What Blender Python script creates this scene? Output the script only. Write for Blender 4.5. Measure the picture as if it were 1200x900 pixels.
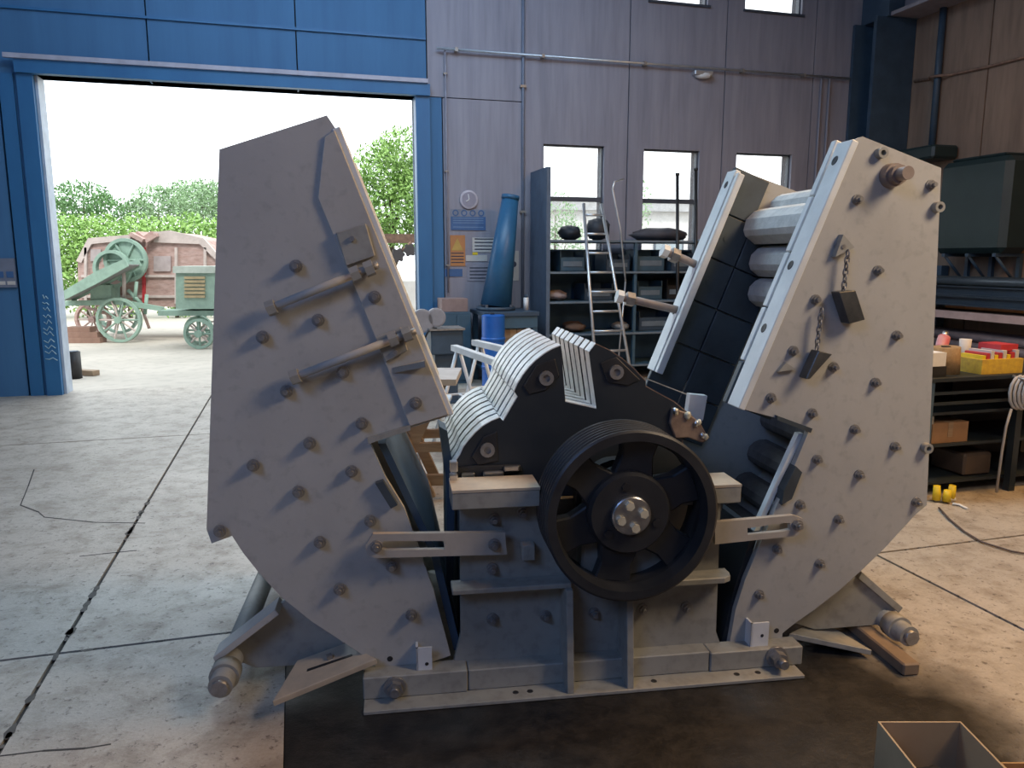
import bpy, math, random
from mathutils import Vector, Matrix
random.seed(7)
for o in list(bpy.data.objects): bpy.data.objects.remove(o)
scene = bpy.context.scene
COL = scene.collection

# ------------------------------------------------------------------ camera
F_PX, PITCH, CAM_H = 900.0, math.radians(9.3), 1.6
cam_d = bpy.data.cameras.new('camera'); cam_d.sensor_width = 36; cam_d.lens = 36 * F_PX / 1200
cam_d.clip_start = 0.05; cam_d.clip_end = 300
cam = bpy.data.objects.new('camera', cam_d); COL.objects.link(cam)
cam.location = (0, 0, CAM_H); cam.rotation_euler = (math.pi / 2 - PITCH, 0, 0)
scene.camera = cam

# ------------------------------------------------------------------ frames: a pixel gives a direction, a plane gives its distance
def ray(x, y):
    a = (x - 600) / F_PX; b = -(y - 450) / F_PX
    return Vector((a, math.cos(PITCH) + b * math.sin(PITCH), -math.sin(PITCH) + b * math.cos(PITCH)))
CAM = Vector((0, 0, CAM_H))
def onz(x, y, z=0.0):
    d = ray(x, y); return CAM + d * ((z - CAM_H) / d.z)
class Frame:
    def __init__(s, o, deg):
        a = math.radians(deg); s.a = a; s.o = Vector((o[0], o[1], 0))
        s.u = Vector((math.cos(a), math.sin(a), 0)); s.v = Vector((-math.sin(a), math.cos(a), 0))
    def __call__(s, u, v, z): 
        p = s.o + s.u * u + s.v * v; return Vector((p.x, p.y, z))
    def at(s, x, y, v=0.0):
        d = ray(x, y); t = (s.o + s.v * v - CAM).dot(s.v) / d.dot(s.v); P = CAM + d * t
        return ((P - s.o).dot(s.u), P.z)
    def atu(s, x, y, u=0.0):
        d = ray(x, y); t = (s.o + s.u * u - CAM).dot(s.u) / d.dot(s.u); P = CAM + d * t
        return ((P - s.o).dot(s.v), P.z)
    def uv(s, P): q = Vector((P[0], P[1], 0)) - s.o; return (q.dot(s.u), q.dot(s.v))
W = Frame((-5.3406, 9.0152), 15.7)       # the hall: back wall at v = 0, camera at about (2.7, -10.1)
M = Frame((0.2648, 2.6125), 8.4)         # the crusher: front edge of its base at v = 0
G = Frame((0, 0), 0)

# ------------------------------------------------------------------ world, lights, exposure
scene.view_settings.view_transform = 'Standard'; scene.view_settings.look = 'None'
scene.view_settings.exposure = 0.0; scene.view_settings.gamma = 1.0
scene.view_settings.use_curve_mapping = False
world = bpy.data.worlds.new('hazy_sky'); scene.world = world; world.use_nodes = True
bg = world.node_tree.nodes['Background']; bg.inputs[0].default_value = (0.90, 0.96, 1.0, 1); bg.inputs[1].default_value = 3.0
def area(name, loc, target, sx, sy, power, color):
    l = bpy.data.lights.new(name, 'AREA'); l.shape = 'RECTANGLE'; l.size = sx; l.size_y = sy; l.energy = power; l.color = color
    o = bpy.data.objects.new(name, l); COL.objects.link(o); o.location = loc
    o.rotation_euler = (Vector(target) - Vector(loc)).to_track_quat('-Z', 'Y').to_euler(); return o
sun_d = bpy.data.lights.new('sun', 'SUN'); sun_d.energy = 2.4; sun_d.angle = math.radians(8); sun_d.color = (1, .96, .88)
sun = bpy.data.objects.new('sun', sun_d); COL.objects.link(sun); sun.rotation_euler = (math.radians(38), 0, math.radians(25))
# warm lamp high on the right behind the camera, roof light panel over the hall, blue fills added for left plate and back wall
area('warm_hall_lamp', M(2.6, -1.6, 3.6), M(1.0, 0.2, 0.8), 1.1, 1.1, 84, (1.0, 0.78, 0.55))
area('roof_and_fill_light', W(3.6, -4.6, 6.35), W(3.6, -5.2, 0), 5.0, 1.8, 300, (0.66, 0.85, 1.0))
area('roof_and_fill_light', W(-1.6, -12.5, 5.6), M(-0.6, 0.2, 1.0), 3.0, 2.0, 150, (0.28, 0.48, 1.0))  # added blue fill to tint the left hood plate, not a fitted lamp
area('roof_and_fill_light', W(3.4, -2.6, 6.2), W(3.6, 0, 2.2), 6.0, 1.2, 90, (0.50, 0.70, 1.0))  # added blue wash to brighten the back wall
area('warm_hall_lamp', W(8.2, -7.6, 5.6), W(7.2, -7.6, 0), 1.3, 1.3, 250, (1.0, 0.54, 0.18))

# ------------------------------------------------------------------ materials
MATS = {}
def mat(name, c, c2=None, rough=0.6, metal=0.0, scale=6.0, detail=6.0, bump=0.0, stretch=(1, 1, 1), lo=0.35, hi=0.7, spec=0.5, fine=None, bdist=0.01):
    if name in MATS: return MATS[name]
    m = bpy.data.materials.new(name); m.use_nodes = True; nt = m.node_tree; b = nt.nodes['Principled BSDF']
    b.inputs['Roughness'].default_value = rough; b.inputs['Metallic'].default_value = metal
    b.inputs['Specular IOR Level'].default_value = spec
    tc = nt.nodes.new('ShaderNodeTexCoord'); mp = nt.nodes.new('ShaderNodeMapping'); mp.inputs['Scale'].default_value = stretch
    nt.links.new(tc.outputs['Object'], mp.inputs['Vector'])
    nz = nt.nodes.new('ShaderNodeTexNoise'); nz.inputs['Scale'].default_value = scale; nz.inputs['Detail'].default_value = detail
    nz.inputs['Roughness'].default_value = 0.62
    nt.links.new(mp.outputs['Vector'], nz.inputs['Vector'])
    rp = nt.nodes.new('ShaderNodeValToRGB'); rp.color_ramp.elements[0].position = lo; rp.color_ramp.elements[1].position = hi
    rp.color_ramp.elements[0].color = (*c, 1); rp.color_ramp.elements[1].color = (*(c2 or tuple(x * 0.75 for x in c)), 1)
    nt.links.new(nz.outputs['Fac'], rp.inputs['Fac'])
    out = rp.outputs['Color']
    if fine:
        n2 = nt.nodes.new('ShaderNodeTexNoise'); n2.inputs['Scale'].default_value = fine[0]; n2.inputs['Detail'].default_value = 4
        nt.links.new(mp.outputs['Vector'], n2.inputs['Vector'])
        r2 = nt.nodes.new('ShaderNodeValToRGB'); r2.color_ramp.elements[0].position = fine[2]; r2.color_ramp.elements[1].position = fine[3]
        r2.color_ramp.elements[0].color = (1, 1, 1, 1); r2.color_ramp.elements[1].color = (fine[1], fine[1], fine[1], 1)
        nt.links.new(n2.outputs['Fac'], r2.inputs['Fac'])
        mx = nt.nodes.new('ShaderNodeMix'); mx.data_type = 'RGBA'; mx.blend_type = 'MULTIPLY'; mx.inputs['Factor'].default_value = 1
        nt.links.new(out, mx.inputs['A']); nt.links.new(r2.outputs['Color'], mx.inputs['B']); out = mx.outputs['Result']
    nt.links.new(out, b.inputs['Base Color'])
    if bump:
        bp = nt.nodes.new('ShaderNodeBump'); bp.inputs['Strength'].default_value = bump; bp.inputs['Distance'].default_value = bdist
        nt.links.new((n2 if fine else nz).outputs['Fac'], bp.inputs['Height']); nt.links.new(bp.outputs['Normal'], b.inputs['Normal'])
    MATS[name] = m; return m
primer = mat('grey_primer', (.47, .455, .42), (.40, .385, .355), .55, scale=2.2, bump=.08, fine=(28, .86, .55, .75))
primer2 = mat('grey_primer_base', (.36, .35, .31), (.27, .26, .23), .55, scale=3, bump=.08, fine=(24, .8, .5, .75))
lit_primer = mat('lit_edge_primer', (.76, .78, .76), (.62, .64, .63), .42, scale=7, bump=.05)  # roof light on flanges and liner edges painted in as paler primer
tan = mat('tan_worn_primer', (.52, .43, .32), (.40, .34, .27), .6, scale=12)
boltm = mat('bolt_steel', (.34, .33, .32), (.22, .21, .2), .45, .55, scale=30)
steel = mat('bright_steel', (.75, .75, .74), (.5, .5, .5), .28, .95, scale=14)
rotor_edge = mat('lit_worn_rotor_edge', (.80, .80, .78), (.50, .48, .45), .4, .15, scale=16, lo=.45, hi=.75)  # worn steel, whitened further to carry sky light on the disc edges
rust_edge = mat('rusty_edge', (.34, .24, .17), (.18, .12, .09), .6, .3, scale=18)
blackp = mat('black_rotor_paint', (.016, .022, .030), (.026, .032, .038), .45, scale=5)
blackr = mat('black_pulley_paint', (.018, .019, .022), (.035, .035, .036), .42, scale=9)
dark_liner = mat('dark_liner_steel', (.075, .095, .11), (.05, .06, .07), .5, .3, scale=6)
castm = mat('cast_apron_bar', (.56, .58, .57), (.42, .44, .44), .7, scale=20, bump=.5)
brass = mat('brass_bolt', (.80, .72, .52), (.66, .58, .40), .35, .25, scale=20)
rustm = mat('rust', (.30, .19, .13), (.16, .10, .08), .75, .2, scale=14, bump=.3)
veil_steel = mat('blue_veiled_steel', (.028, .145, .32), (.02, .115, .27), .45, scale=3, stretch=(1, 1, .3))  # bluish veil of light painted into the steel colour
veil_panel = mat('blue_veiled_panel', (.05, .16, .32), (.04, .13, .27), .7, scale=2, stretch=(3, 3, .25), bump=.1)  # wall panels coloured with the same blue light veil
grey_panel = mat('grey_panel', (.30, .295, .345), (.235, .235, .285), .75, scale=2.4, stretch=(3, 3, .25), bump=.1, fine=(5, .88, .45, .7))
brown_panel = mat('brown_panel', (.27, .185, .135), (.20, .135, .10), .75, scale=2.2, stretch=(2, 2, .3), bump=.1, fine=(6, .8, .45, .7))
backing = mat('joint_backing', (.08, .08, .09), None, .9)
frame_m = mat('window_frame_steel', (.07, .085, .11), (.05, .06, .08), .5)
def concrete(name, light, dark, stain, pit_lo=.565, rough=.40):
    m = bpy.data.materials.new(name); m.use_nodes = True; nt = m.node_tree; b = nt.nodes['Principled BSDF']; L = nt.links.new
    tc = nt.nodes.new('ShaderNodeTexCoord')
    def noise(sc, det, ro, dist=0.0):
        n = nt.nodes.new('ShaderNodeTexNoise'); n.inputs['Scale'].default_value = sc; n.inputs['Detail'].default_value = det; n.inputs['Roughness'].default_value = ro; n.inputs['Distortion'].default_value = dist
        L(tc.outputs['Object'], n.inputs['Vector']); return n
    def ramp(n, p0, c0, p1, c1):
        r = nt.nodes.new('ShaderNodeValToRGB'); e = r.color_ramp.elements; e[0].position = p0; e[1].position = p1; e[0].color = (*c0, 1); e[1].color = (*c1, 1); L(n.outputs['Fac'], r.inputs['Fac']); return r.outputs['Color']
    def mul(a, c):
        x = nt.nodes.new('ShaderNodeMix'); x.data_type = 'RGBA'; x.blend_type = 'MULTIPLY'; x.inputs['Factor'].default_value = 1; L(a, x.inputs['A']); L(c, x.inputs['B']); return x.outputs['Result']
    big = noise(.55, 10, .68, .6); mid = noise(5.5, 12, .72, .3); pit = noise(26, 6, .75); grain = noise(90, 3, .6)
    col = ramp(big, .36, light, .66, dark)
    col = mul(col, ramp(mid, .46, (1, 1, 1), .68, stain)); col = mul(col, ramp(pit, pit_lo, (1, 1, 1), pit_lo + .07, (.38, .36, .35))); col = mul(col, ramp(grain, .3, (1.0, 1.0, 1.0), .75, (.84, .83, .82)))
    L(col, b.inputs['Base Color'])
    rr = nt.nodes.new('ShaderNodeMapRange'); rr.inputs['To Min'].default_value = rough - .10; rr.inputs['To Max'].default_value = rough + .22; L(mid.outputs['Fac'], rr.inputs['Value']); L(rr.outputs['Result'], b.inputs['Roughness'])
    bp = nt.nodes.new('ShaderNodeBump'); bp.inputs['Strength'].default_value = .55; bp.inputs['Distance'].default_value = .006; L(pit.outputs['Fac'], bp.inputs['Height']); L(bp.outputs['Normal'], b.inputs['Normal'])
    MATS[name] = m; return m
conc = concrete('concrete_floor', (.53, .485, .42), (.35, .31, .26), (.60, .56, .52))
oilc = mat('oil_soaked_concrete', (.030, .028, .027), (.075, .066, .058), .38, scale=3.2, detail=9, bump=.5, fine=(18, .5, .5, .7), lo=.45, hi=.75, bdist=.006)
ground_m = mat('pale_yard_ground', (.50, .46, .40), (.40, .37, .32), .9, scale=.6, fine=(6, .85, .5, .7))
dirt = mat('joint_dirt', (.05, .047, .045), None, .9)
ceil_m = mat('ceiling_sheet', (.20, .20, .21), None, .8)
wood = mat('rough_wood', (.30, .215, .14), (.19, .13, .085), .8, scale=4, stretch=(1, 1, 8))
card = mat('cardboard', (.40, .29, .175), (.33, .235, .14), .8, scale=5)
dark_blue = mat('dark_blue_steel', (.045, .08, .125), (.03, .055, .085), .5, scale=4)
teal = mat('teal_dark_shelf', (.05, .11, .165), (.035, .08, .12), .55, scale=5)
tankm = mat('dark_green_tank', (.018, .036, .038), (.012, .026, .03), .42, scale=3)
blk = mat('black_plastic', (.02, .02, .022), None, .5)
white = mat('white_paint', (.75, .76, .76), (.62, .63, .63), .5)
alu = mat('aluminium', (.62, .64, .66), (.5, .52, .54), .35, .7)
bluepl = mat('blue_plastic', (.02, .14, .50), (.015, .10, .40), .4)
blue_gas = mat('blue_column_paint', (.03, .13, .26), (.022, .095, .2), .4, scale=5)
yellow = mat('yellow_plastic', (.80, .60, .03), None, .45)
red = mat('red_plastic', (.50, .04, .05), None, .5)
pinkw = mat('weathered_pink_wood', (.46, .33, .30), (.36, .23, .20), .85, scale=5, stretch=(1, 1, 3), fine=(9, .75, .45, .7))
greenp = mat('faded_green_paint', (.27, .40, .33), (.20, .30, .25), .7, scale=7)
rosew = mat('pale_rose_edge', (.55, .47, .44), None, .8)
leaf_a = mat('leaf_light', (.24, .40, .10), (.16, .31, .07), .6, scale=2)
leaf_b = mat('leaf_dark', (.10, .22, .07), (.07, .16, .05), .6, scale=2)
leaf_c = mat('leaf_grey_green', (.22, .34, .18), (.15, .26, .12), .6, scale=2)
bark = mat('bark', (.13, .10, .075), None, .9)
paper = mat('white_paper', (.55, .53, .50), (.48, .46, .44), .8)
orange = mat('orange_notice', (.50, .22, .08), (.42, .19, .08), .7)
sign_blue = mat('blue_sign', (.05, .13, .30), None, .5)
chalk = mat('chalk_paint', (.40, .60, .68), None, .8)
ink = mat('dark_ink', (.04, .05, .08), None, .7)
build_w = mat('pale_render', (.55, .55, .54), (.47, .47, .46), .85)
glass = bpy.data.materials.new('window_glass'); glass.use_nodes = True
_b = glass.node_tree.nodes['Principled BSDF']; _b.inputs['Base Color'].default_value = (.95, .98, 1, 1); _b.inputs['Roughness'].default_value = .0
_b.inputs['Transmission Weight'].default_value = 0; _b.inputs['Alpha'].default_value = .08; _b.inputs['Specular IOR Level'].default_value = .3
_n = glass.node_tree.nodes.new('ShaderNodeTexNoise'); _n.inputs['Scale'].default_value = 3
_r = glass.node_tree.nodes.new('ShaderNodeMapRange'); _r.inputs['To Min'].default_value = .04; _r.inputs['To Max'].default_value = .14
glass.node_tree.links.new(_n.outputs['Fac'], _r.inputs['Value']); glass.node_tree.links.new(_r.outputs['Result'], _b.inputs['Alpha'])

def blend_stain():      # concrete with an oil stain that ends in a ragged border
    m = conc.copy(); m.name = 'oil_stained_concrete'; nt = m.node_tree; b = nt.nodes['Principled BSDF']
    tc = nt.nodes.new('ShaderNodeTexCoord')
    dt = nt.nodes.new('ShaderNodeVectorMath'); dt.operation = 'DOT_PRODUCT'; dt.inputs[1].default_value = W.u; nt.links.new(tc.outputs['Object'], dt.inputs[0])
    nz = nt.nodes.new('ShaderNodeTexNoise'); nz.inputs['Scale'].default_value = 2.6; nz.inputs['Detail'].default_value = 8; nt.links.new(tc.outputs['Object'], nz.inputs['Vector'])
    ma = nt.nodes.new('ShaderNodeMath'); ma.operation = 'MULTIPLY_ADD'; ma.inputs[1].default_value = .55; nt.links.new(nz.outputs['Fac'], ma.inputs[0]); nt.links.new(dt.outputs['Value'], ma.inputs[2])
    mr = nt.nodes.new('ShaderNodeMapRange'); c0 = W.o.dot(W.u) + 4.95 + .27; mr.inputs['From Min'].default_value = c0 - .10; mr.inputs['From Max'].default_value = c0 + .22; nt.links.new(ma.outputs[0], mr.inputs['Value'])
    n2 = nt.nodes.new('ShaderNodeTexNoise'); n2.inputs['Scale'].default_value = 9; n2.inputs['Detail'].default_value = 14; n2.inputs['Roughness'].default_value = .75; nt.links.new(tc.outputs['Object'], n2.inputs['Vector'])
    r2 = nt.nodes.new('ShaderNodeValToRGB'); r2.color_ramp.elements[0].position = .42; r2.color_ramp.elements[1].position = .78
    r2.color_ramp.elements[0].color = (.007, .007, .008, 1); r2.color_ramp.elements[1].color = (.046, .041, .036, 1); nt.links.new(n2.outputs['Fac'], r2.inputs['Fac'])
    old = b.inputs['Base Color'].links[0].from_socket
    mx = nt.nodes.new('ShaderNodeMix'); mx.data_type = 'RGBA'; nt.links.new(mr.outputs['Result'], mx.inputs['Factor']); nt.links.new(r2.outputs['Color'], mx.inputs['A']); nt.links.new(old, mx.inputs['B'])
    nt.links.new(mx.outputs['Result'], b.inputs['Base Color']); return m
oil_edge = blend_stain()

# ------------------------------------------------------------------ mesh builder
class MB:
    def __init__(s): s.V = []; s.F = []; s.S = []
    def add(s, vs, fs, sm=False):
        b = len(s.V); s.V += [Vector(v) for v in vs]
        for f in fs: s.F.append([i + b for i in f]); s.S.append(sm)
        return s
    def hexa(s, a):      # 8 points: bottom loop, top loop
        return s.add(a, [(3, 2, 1, 0), (4, 5, 6, 7), (0, 1, 5, 4), (1, 2, 6, 5), (2, 3, 7, 6), (3, 0, 4, 7)])
    def box(s, fr, u0, u1, v0, v1, z0, z1):
        return s.hexa([fr(u0, v0, z0), fr(u1, v0, z0), fr(u1, v1, z0), fr(u0, v1, z0), fr(u0, v0, z1), fr(u1, v0, z1), fr(u1, v1, z1), fr(u0, v1, z1)])
    def prism(s, a, b):  # two matching loops
        n = len(a)
        return s.add(list(a) + list(b), [tuple(range(n - 1, -1, -1)), tuple(range(n, 2 * n))] + [(i, (i + 1) % n, n + (i + 1) % n, n + i) for i in range(n)])
    def poly(s, fr, pts, v0, v1): return s.prism([fr(u, v0, z) for u, z in pts], [fr(u, v1, z) for u, z in pts])
    def upoly(s, fr, pts, u0, u1): return s.prism([fr(u0, v, z) for v, z in pts], [fr(u1, v, z) for v, z in pts])
    def hpoly(s, fr, pts, z0, z1): return s.prism([fr(u, v, z0) for u, v in pts], [fr(u, v, z1) for u, v in pts])
    def tube(s, p0, p1, r, n=12, r1=None):
        p0 = Vector(p0); p1 = Vector(p1); d = (p1 - p0).normalized(); r1 = r if r1 is None else r1
        x = d.orthogonal().normalized(); y = d.cross(x)
        A = [p0 + (x * math.cos(2 * math.pi * i / n) + y * math.sin(2 * math.pi * i / n)) * r for i in range(n)]
        B = [p1 + (x * math.cos(2 * math.pi * i / n) + y * math.sin(2 * math.pi * i / n)) * r1 for i in range(n)]
        s.add(A + B, [(i, (i + 1) % n, n + (i + 1) % n, n + i) for i in range(n)], n > 6)
        b = len(s.V) - 2 * n
        s.F += [[b + i for i in range(n - 1, -1, -1)], [b + n + i for i in range(n)]]; s.S += [False, False]; return s
    def path(s, pts, r, n=8, closed=False):
        pts = [Vector(p) for p in pts]; N = len(pts); rings = []; up = None
        for i, p in enumerate(pts):
            a = pts[(i - 1) % N] if (i or closed) else p; c = pts[(i + 1) % N] if (i < N - 1 or closed) else p
            d = (c - a).normalized()
            if up is None: up = d.orthogonal().normalized()
            up = (up - d * up.dot(d)).normalized(); y = d.cross(up)
            rings.append([p + (up * math.cos(2 * math.pi * k / n) + y * math.sin(2 * math.pi * k / n)) * r for k in range(n)])
        fs = []
        for i in range(N if closed else N - 1):
            j = (i + 1) % N
            fs += [(i * n + k, i * n + (k + 1) % n, j * n + (k + 1) % n, j * n + k) for k in range(n)]
        s.add([v for q in rings for v in q], fs, True)
        if not closed:
            b = len(s.V) - N * n
            s.F += [[b + k for k in range(n - 1, -1, -1)], [b + (N - 1) * n + k for k in range(n)]]; s.S += [False, False]
        return s
    def lathe(s, p, axis, prof, n=40, closed=False):   # prof: (along, radius); rings doubled at each corner
        p = Vector(p); d = Vector(axis).normalized(); x = d.orthogonal().normalized(); y = d.cross(x)
        segs = list(zip(prof[:-1], prof[1:])) + ([(prof[-1], prof[0])] if closed else [])
        for (a0, r0), (a1, r1) in segs:
            A = [p + d * a0 + (x * math.cos(2 * math.pi * i / n) + y * math.sin(2 * math.pi * i / n)) * r0 for i in range(n)]
            B = [p + d * a1 + (x * math.cos(2 * math.pi * i / n) + y * math.sin(2 * math.pi * i / n)) * r1 for i in range(n)]
            s.add(A + B, [(i, (i + 1) % n, n + (i + 1) % n, n + i) for i in range(n)], True)
        return s
    def sphere(s, p, rx, ry, rz, n=10, m=7, jit=0.0):
        p = Vector(p); vs = [p + Vector((0, 0, rz))]
        for j in range(1, m):
            t = math.pi * j / m
            for i in range(n):
                f = 2 * math.pi * i / n; q = 1 + random.uniform(-jit, jit)
                vs.append(p + Vector((rx * math.sin(t) * math.cos(f) * q, ry * math.sin(t) * math.sin(f) * q, rz * math.cos(t) * q)))
        vs.append(p - Vector((0, 0, rz))); L = len(vs) - 1
        fs = [(0, 1 + i, 1 + (i + 1) % n) for i in range(n)] + [(L, L - n + (i + 1) % n, L - n + i) for i in range(n)]
        for j in range(m - 2):
            a = 1 + j * n; fs += [(a + i, a + n + i, a + n + (i + 1) % n, a + (i + 1) % n) for i in range(n)]
        return s.add(vs, fs, True)
    def mesh(s, name, off):
        me = bpy.data.meshes.new(name); me.from_pydata([tuple(v - off) for v in s.V], [], s.F)
        me.polygons.foreach_set('use_smooth', s.S)
        import bmesh as _bm
        b = _bm.new(); b.from_mesh(me); _bm.ops.recalc_face_normals(b, faces=b.faces[:]); b.to_mesh(me); b.free()
        me.update(); return me
    def build(s, name, m, parent=None, bev=0.0, root=None):
        off = wloc(parent) if parent else Vector((0, 0, 0))
        me = s.mesh(name, off)
        o = bpy.data.objects.new(name, me); COL.objects.link(o)
        if parent: o.parent = parent
        me.materials.append(m)
        if bev:
            bm_ = o.modifiers.new('bevel', 'BEVEL'); bm_.width = bev; bm_.segments = 1; bm_.limit_method = 'ANGLE'; bm_.angle_limit = math.radians(40)
        return o
def wloc(o):
    p = Vector((0, 0, 0))
    while o: p = p + Vector(o.location); o = o.parent
    return p
def tag(o, label, cat, group=None):
    o['label'] = label; o['category'] = cat
    if group: o['group'] = group
    return o
def thing(name, label, cat, loc, group=None):
    o = bpy.data.objects.new(name, None); COL.objects.link(o); o.location = loc; o.empty_display_size = .1
    return tag(o, label, cat, group)
def one(name, mb, m, label, cat, group=None, bev=0.0):   # a thing that is one mesh, origin at its base
    zs = [v.z for v in mb.V]; c = sum(mb.V, Vector((0, 0, 0))) / len(mb.V); c.z = min(zs)
    me = mb.mesh(name, c); o = bpy.data.objects.new(name, me); COL.objects.link(o); o.location = c; me.materials.append(m)
    if bev:
        b = o.modifiers.new('bevel', 'BEVEL'); b.width = bev; b.segments = 1; b.limit_method = 'ANGLE'
    return tag(o, label, cat, group)
def struct(name, mb, m, parent=None):
    o = mb.build(name, m, parent)
    if parent is None: o['kind'] = 'structure'
    return o
def inst(name, me, loc, parent):      # a copy that shares its mesh; loc in world
    o = bpy.data.objects.new(name, me); COL.objects.link(o); o.parent = parent; o.location = Vector(loc) - wloc(parent); return o

def holes_boxes(mb, fr, u0, u1, z0, z1, v0, v1, holes):
    us = sorted({u0, u1, *[min(max(h[0], u0), u1) for h in holes], *[min(max(h[1], u0), u1) for h in holes]})
    zs = sorted({z0, z1, *[min(max(h[2], z0), z1) for h in holes], *[min(max(h[3], z0), z1) for h in holes]})
    for a, b in zip(us[:-1], us[1:]):
        run = None
        for c, d in zip(zs[:-1], zs[1:]):
            mu, mz = (a + b) / 2, (c + d) / 2
            if any(h[0] < mu < h[1] and h[2] < mz < h[3] for h in holes):
                if run: mb.box(fr, a, b, v0, v1, *run); run = None
            else: run = (run[0], d) if run else (c, d)
        if run: mb.box(fr, a, b, v0, v1, *run)
    return mb

# ================================================================== THE HALL
ROOM = dict(u0=-6.0, u1=11.4, v0=-16.0, h=6.6)
DOOR = (0.0, 4.27, 0.0, 3.62)
WIN = [(5.985, 6.86, 1.70, 3.11), (7.45, 8.31, 1.70, 3.10), (8.90, 9.82, 1.70, 3.10)]
UWIN = [(5.985, 6.86, 5.03, 6.0), (7.48, 8.35, 5.03, 6.0), (8.93, 9.85, 5.03, 6.0)]
# floor of slabs with recessed joints
fl = struct('floor', MB().box(W, ROOM['u0'], ROOM['u1'], ROOM['v0'], .25, -.12, -.012), dirt)
ju = [-6.0, -2.3, 1.7, 5.7, 9.7, 11.4]; jv = [-16.0, -15.0, -10.9, -6.8, -2.7, .25]; g = .009
for i in range(len(ju) - 1):
    for j in range(len(jv) - 1):
        u0, u1, v0, v1 = ju[i] + g, ju[i + 1] - g, jv[j] + g, jv[j + 1] - g
        if i == 2 and j == 2:      # this slab is oil soaked under the crusher, in two cuts
            MB().box(W, u0, 2.60, v0, v1, -.06, 0).build('slab', conc, fl)
            MB().box(W, 2.604, u1, v0, v1, -.06, -.001).build('slab', oil_edge, fl)
        else: MB().box(W, u0, u1, v0, v1, -.06, 0).build('slab', conc, fl)
# hair cracks in the slabs as shallow filled seams
def crack(px):
    mb = MB(); P = [onz(*p) for p in px]
    for a, b in zip(P[:-1], P[1:]):
        d = (b - a).normalized(); n = Vector((-d.y, d.x, 0)) * random.uniform(.003, .007)
        mb.hexa([a - n + Vector((0, 0, -.004)), b - n + Vector((0, 0, -.004)), b + n + Vector((0, 0, -.004)), a + n + Vector((0, 0, -.004)),
                 a - n + Vector((0, 0, .0008)), b - n + Vector((0, 0, .0008)), b + n + Vector((0, 0, .0008)), a + n + Vector((0, 0, .0008))])
    return mb.build('crack', dirt, fl)
crack([(40, 550), (33, 570), (24, 592), (45, 600), (52, 606), (110, 612), (170, 613)])
crack([(93, 652), (120, 649), (160, 645)])
crack([(0, 886), (50, 880), (100, 877), (130, 872)])

def spall(a, b, n, w):
    for _ in range(n):
        p = a.lerp(b, random.random()); k = random.uniform(.35, 1) * w; pts = []
        d = (b - a).normalized(); q = Vector((-d.y, d.x, 0))
        for t in range(7):
            an = 2 * math.pi * t / 7; r = k * random.uniform(.6, 1.2); pts.append(p + d * r * 2.4 * math.cos(an) + q * r * math.sin(an))
        MB().prism([x + Vector((0, 0, -.004)) for x in pts], [x + Vector((0, 0, .0007)) for x in pts]).build('joint_chip', spall_m, fl)
spall_m = mat('joint_chip_dirt', (.13, .115, .10), (.08, .07, .062), .85, scale=20)
spall(W(1.7, -8.3, 0), W(1.7, -4.6, 0), 34, .022); spall(W(.2, -6.8, 0), W(2.4, -6.8, 0), 16, .014); spall(W(5.2, -6.8, 0), W(6.8, -6.8, 0), 10, .012)
wb = struct('wall_back', holes_boxes(MB(), W, ROOM['u0'], ROOM['u1'] + .25, 0, ROOM['h'], .13, .25, [DOOR] + WIN + UWIN), backing)
def wpanel(u0, u1, z0, z1, m, v0=0.0):
    return holes_boxes(MB(), W, u0 + .008, u1 - .008, z0, z1, v0, .13, [DOOR] + WIN + UWIN).build('panel', m, wb)
edges = [-6.0, -4.5, -3.05, -1.6, -.36]
for a, b in zip(edges[:-1], edges[1:]): wpanel(a, b, 0, ROOM['h'], veil_panel)
wpanel(-.36, .0, 0, 3.62, veil_panel)
for a, b in [(-.36, 1.2), (1.2, 2.85), (2.85, 4.43)]: wpanel(a, b, 3.62, ROOM['h'], veil_panel)
wpanel(4.27, 4.62, 0, 3.62, veil_panel); wpanel(4.43, 5.69, 3.632, ROOM['h'], grey_panel); wpanel(4.62, 5.69, 0, 3.62, grey_panel)
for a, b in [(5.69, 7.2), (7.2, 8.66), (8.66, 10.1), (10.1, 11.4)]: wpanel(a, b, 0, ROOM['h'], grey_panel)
# door frame steel tinted with the blue light veil, header beam and sliding track
df = struct('door_1', MB().box(W, -.16, .0, -.06, .27, 0, 3.62).box(W, 4.27, 4.45, -.06, .27, 0, 3.62).box(W, -.16, 4.45, -.10, .27, 3.62, 3.76), veil_steel)
MB().box(W, -.25, 4.42, -.13, -.09, 3.765, 3.815).build('track_rail', mat('pale_rail', (.42, .42, .50), None, .5), df)
MB().box(W, .001, .03, .02, .275, 0, 3.62).build('jamb_strip', mat('lit_jamb', (.40, .47, .56), None, .5), df)  # daylight on the door reveal painted as a pale strip
MB().box(W, -.34, -.20, -.03, 0, 0, 3.62).build('cover_strip', veil_steel, df)
tm = struct('trim_1', MB().box(W, -5.9, 4.42, -.025, 0, 4.30, 4.33), veil_steel)
# windows
for i, (a, b, c, d) in enumerate(WIN + UWIN):
    mb = MB(); t = .02
    mb.box(W, a, a + t, .05, .12, c, d).box(W, b - t, b, .05, .12, c, d).box(W, a, b, .05, .12, c, c + t).box(W, a, b, .05, .12, d - t, d)
    w = struct('window_%d' % (i + 1), mb, frame_m)
    zs = [c + t, d - t]
    if i < 3: MB().box(W, a + t, b - t, .045, .125, 2.37, 2.43).build('transom', frame_m, w); zs = [c + t, 2.37, 2.43, d - t]
    for k in range(0, len(zs), 2): MB().box(W, a + t, b - t, .082, .088, zs[k], zs[k + 1]).build('pane', glass, w)
    MB().box(W, a - .03, b + .03, -.03, .05, c - .03, c).build('window_sill', frame_m, w)
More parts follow.
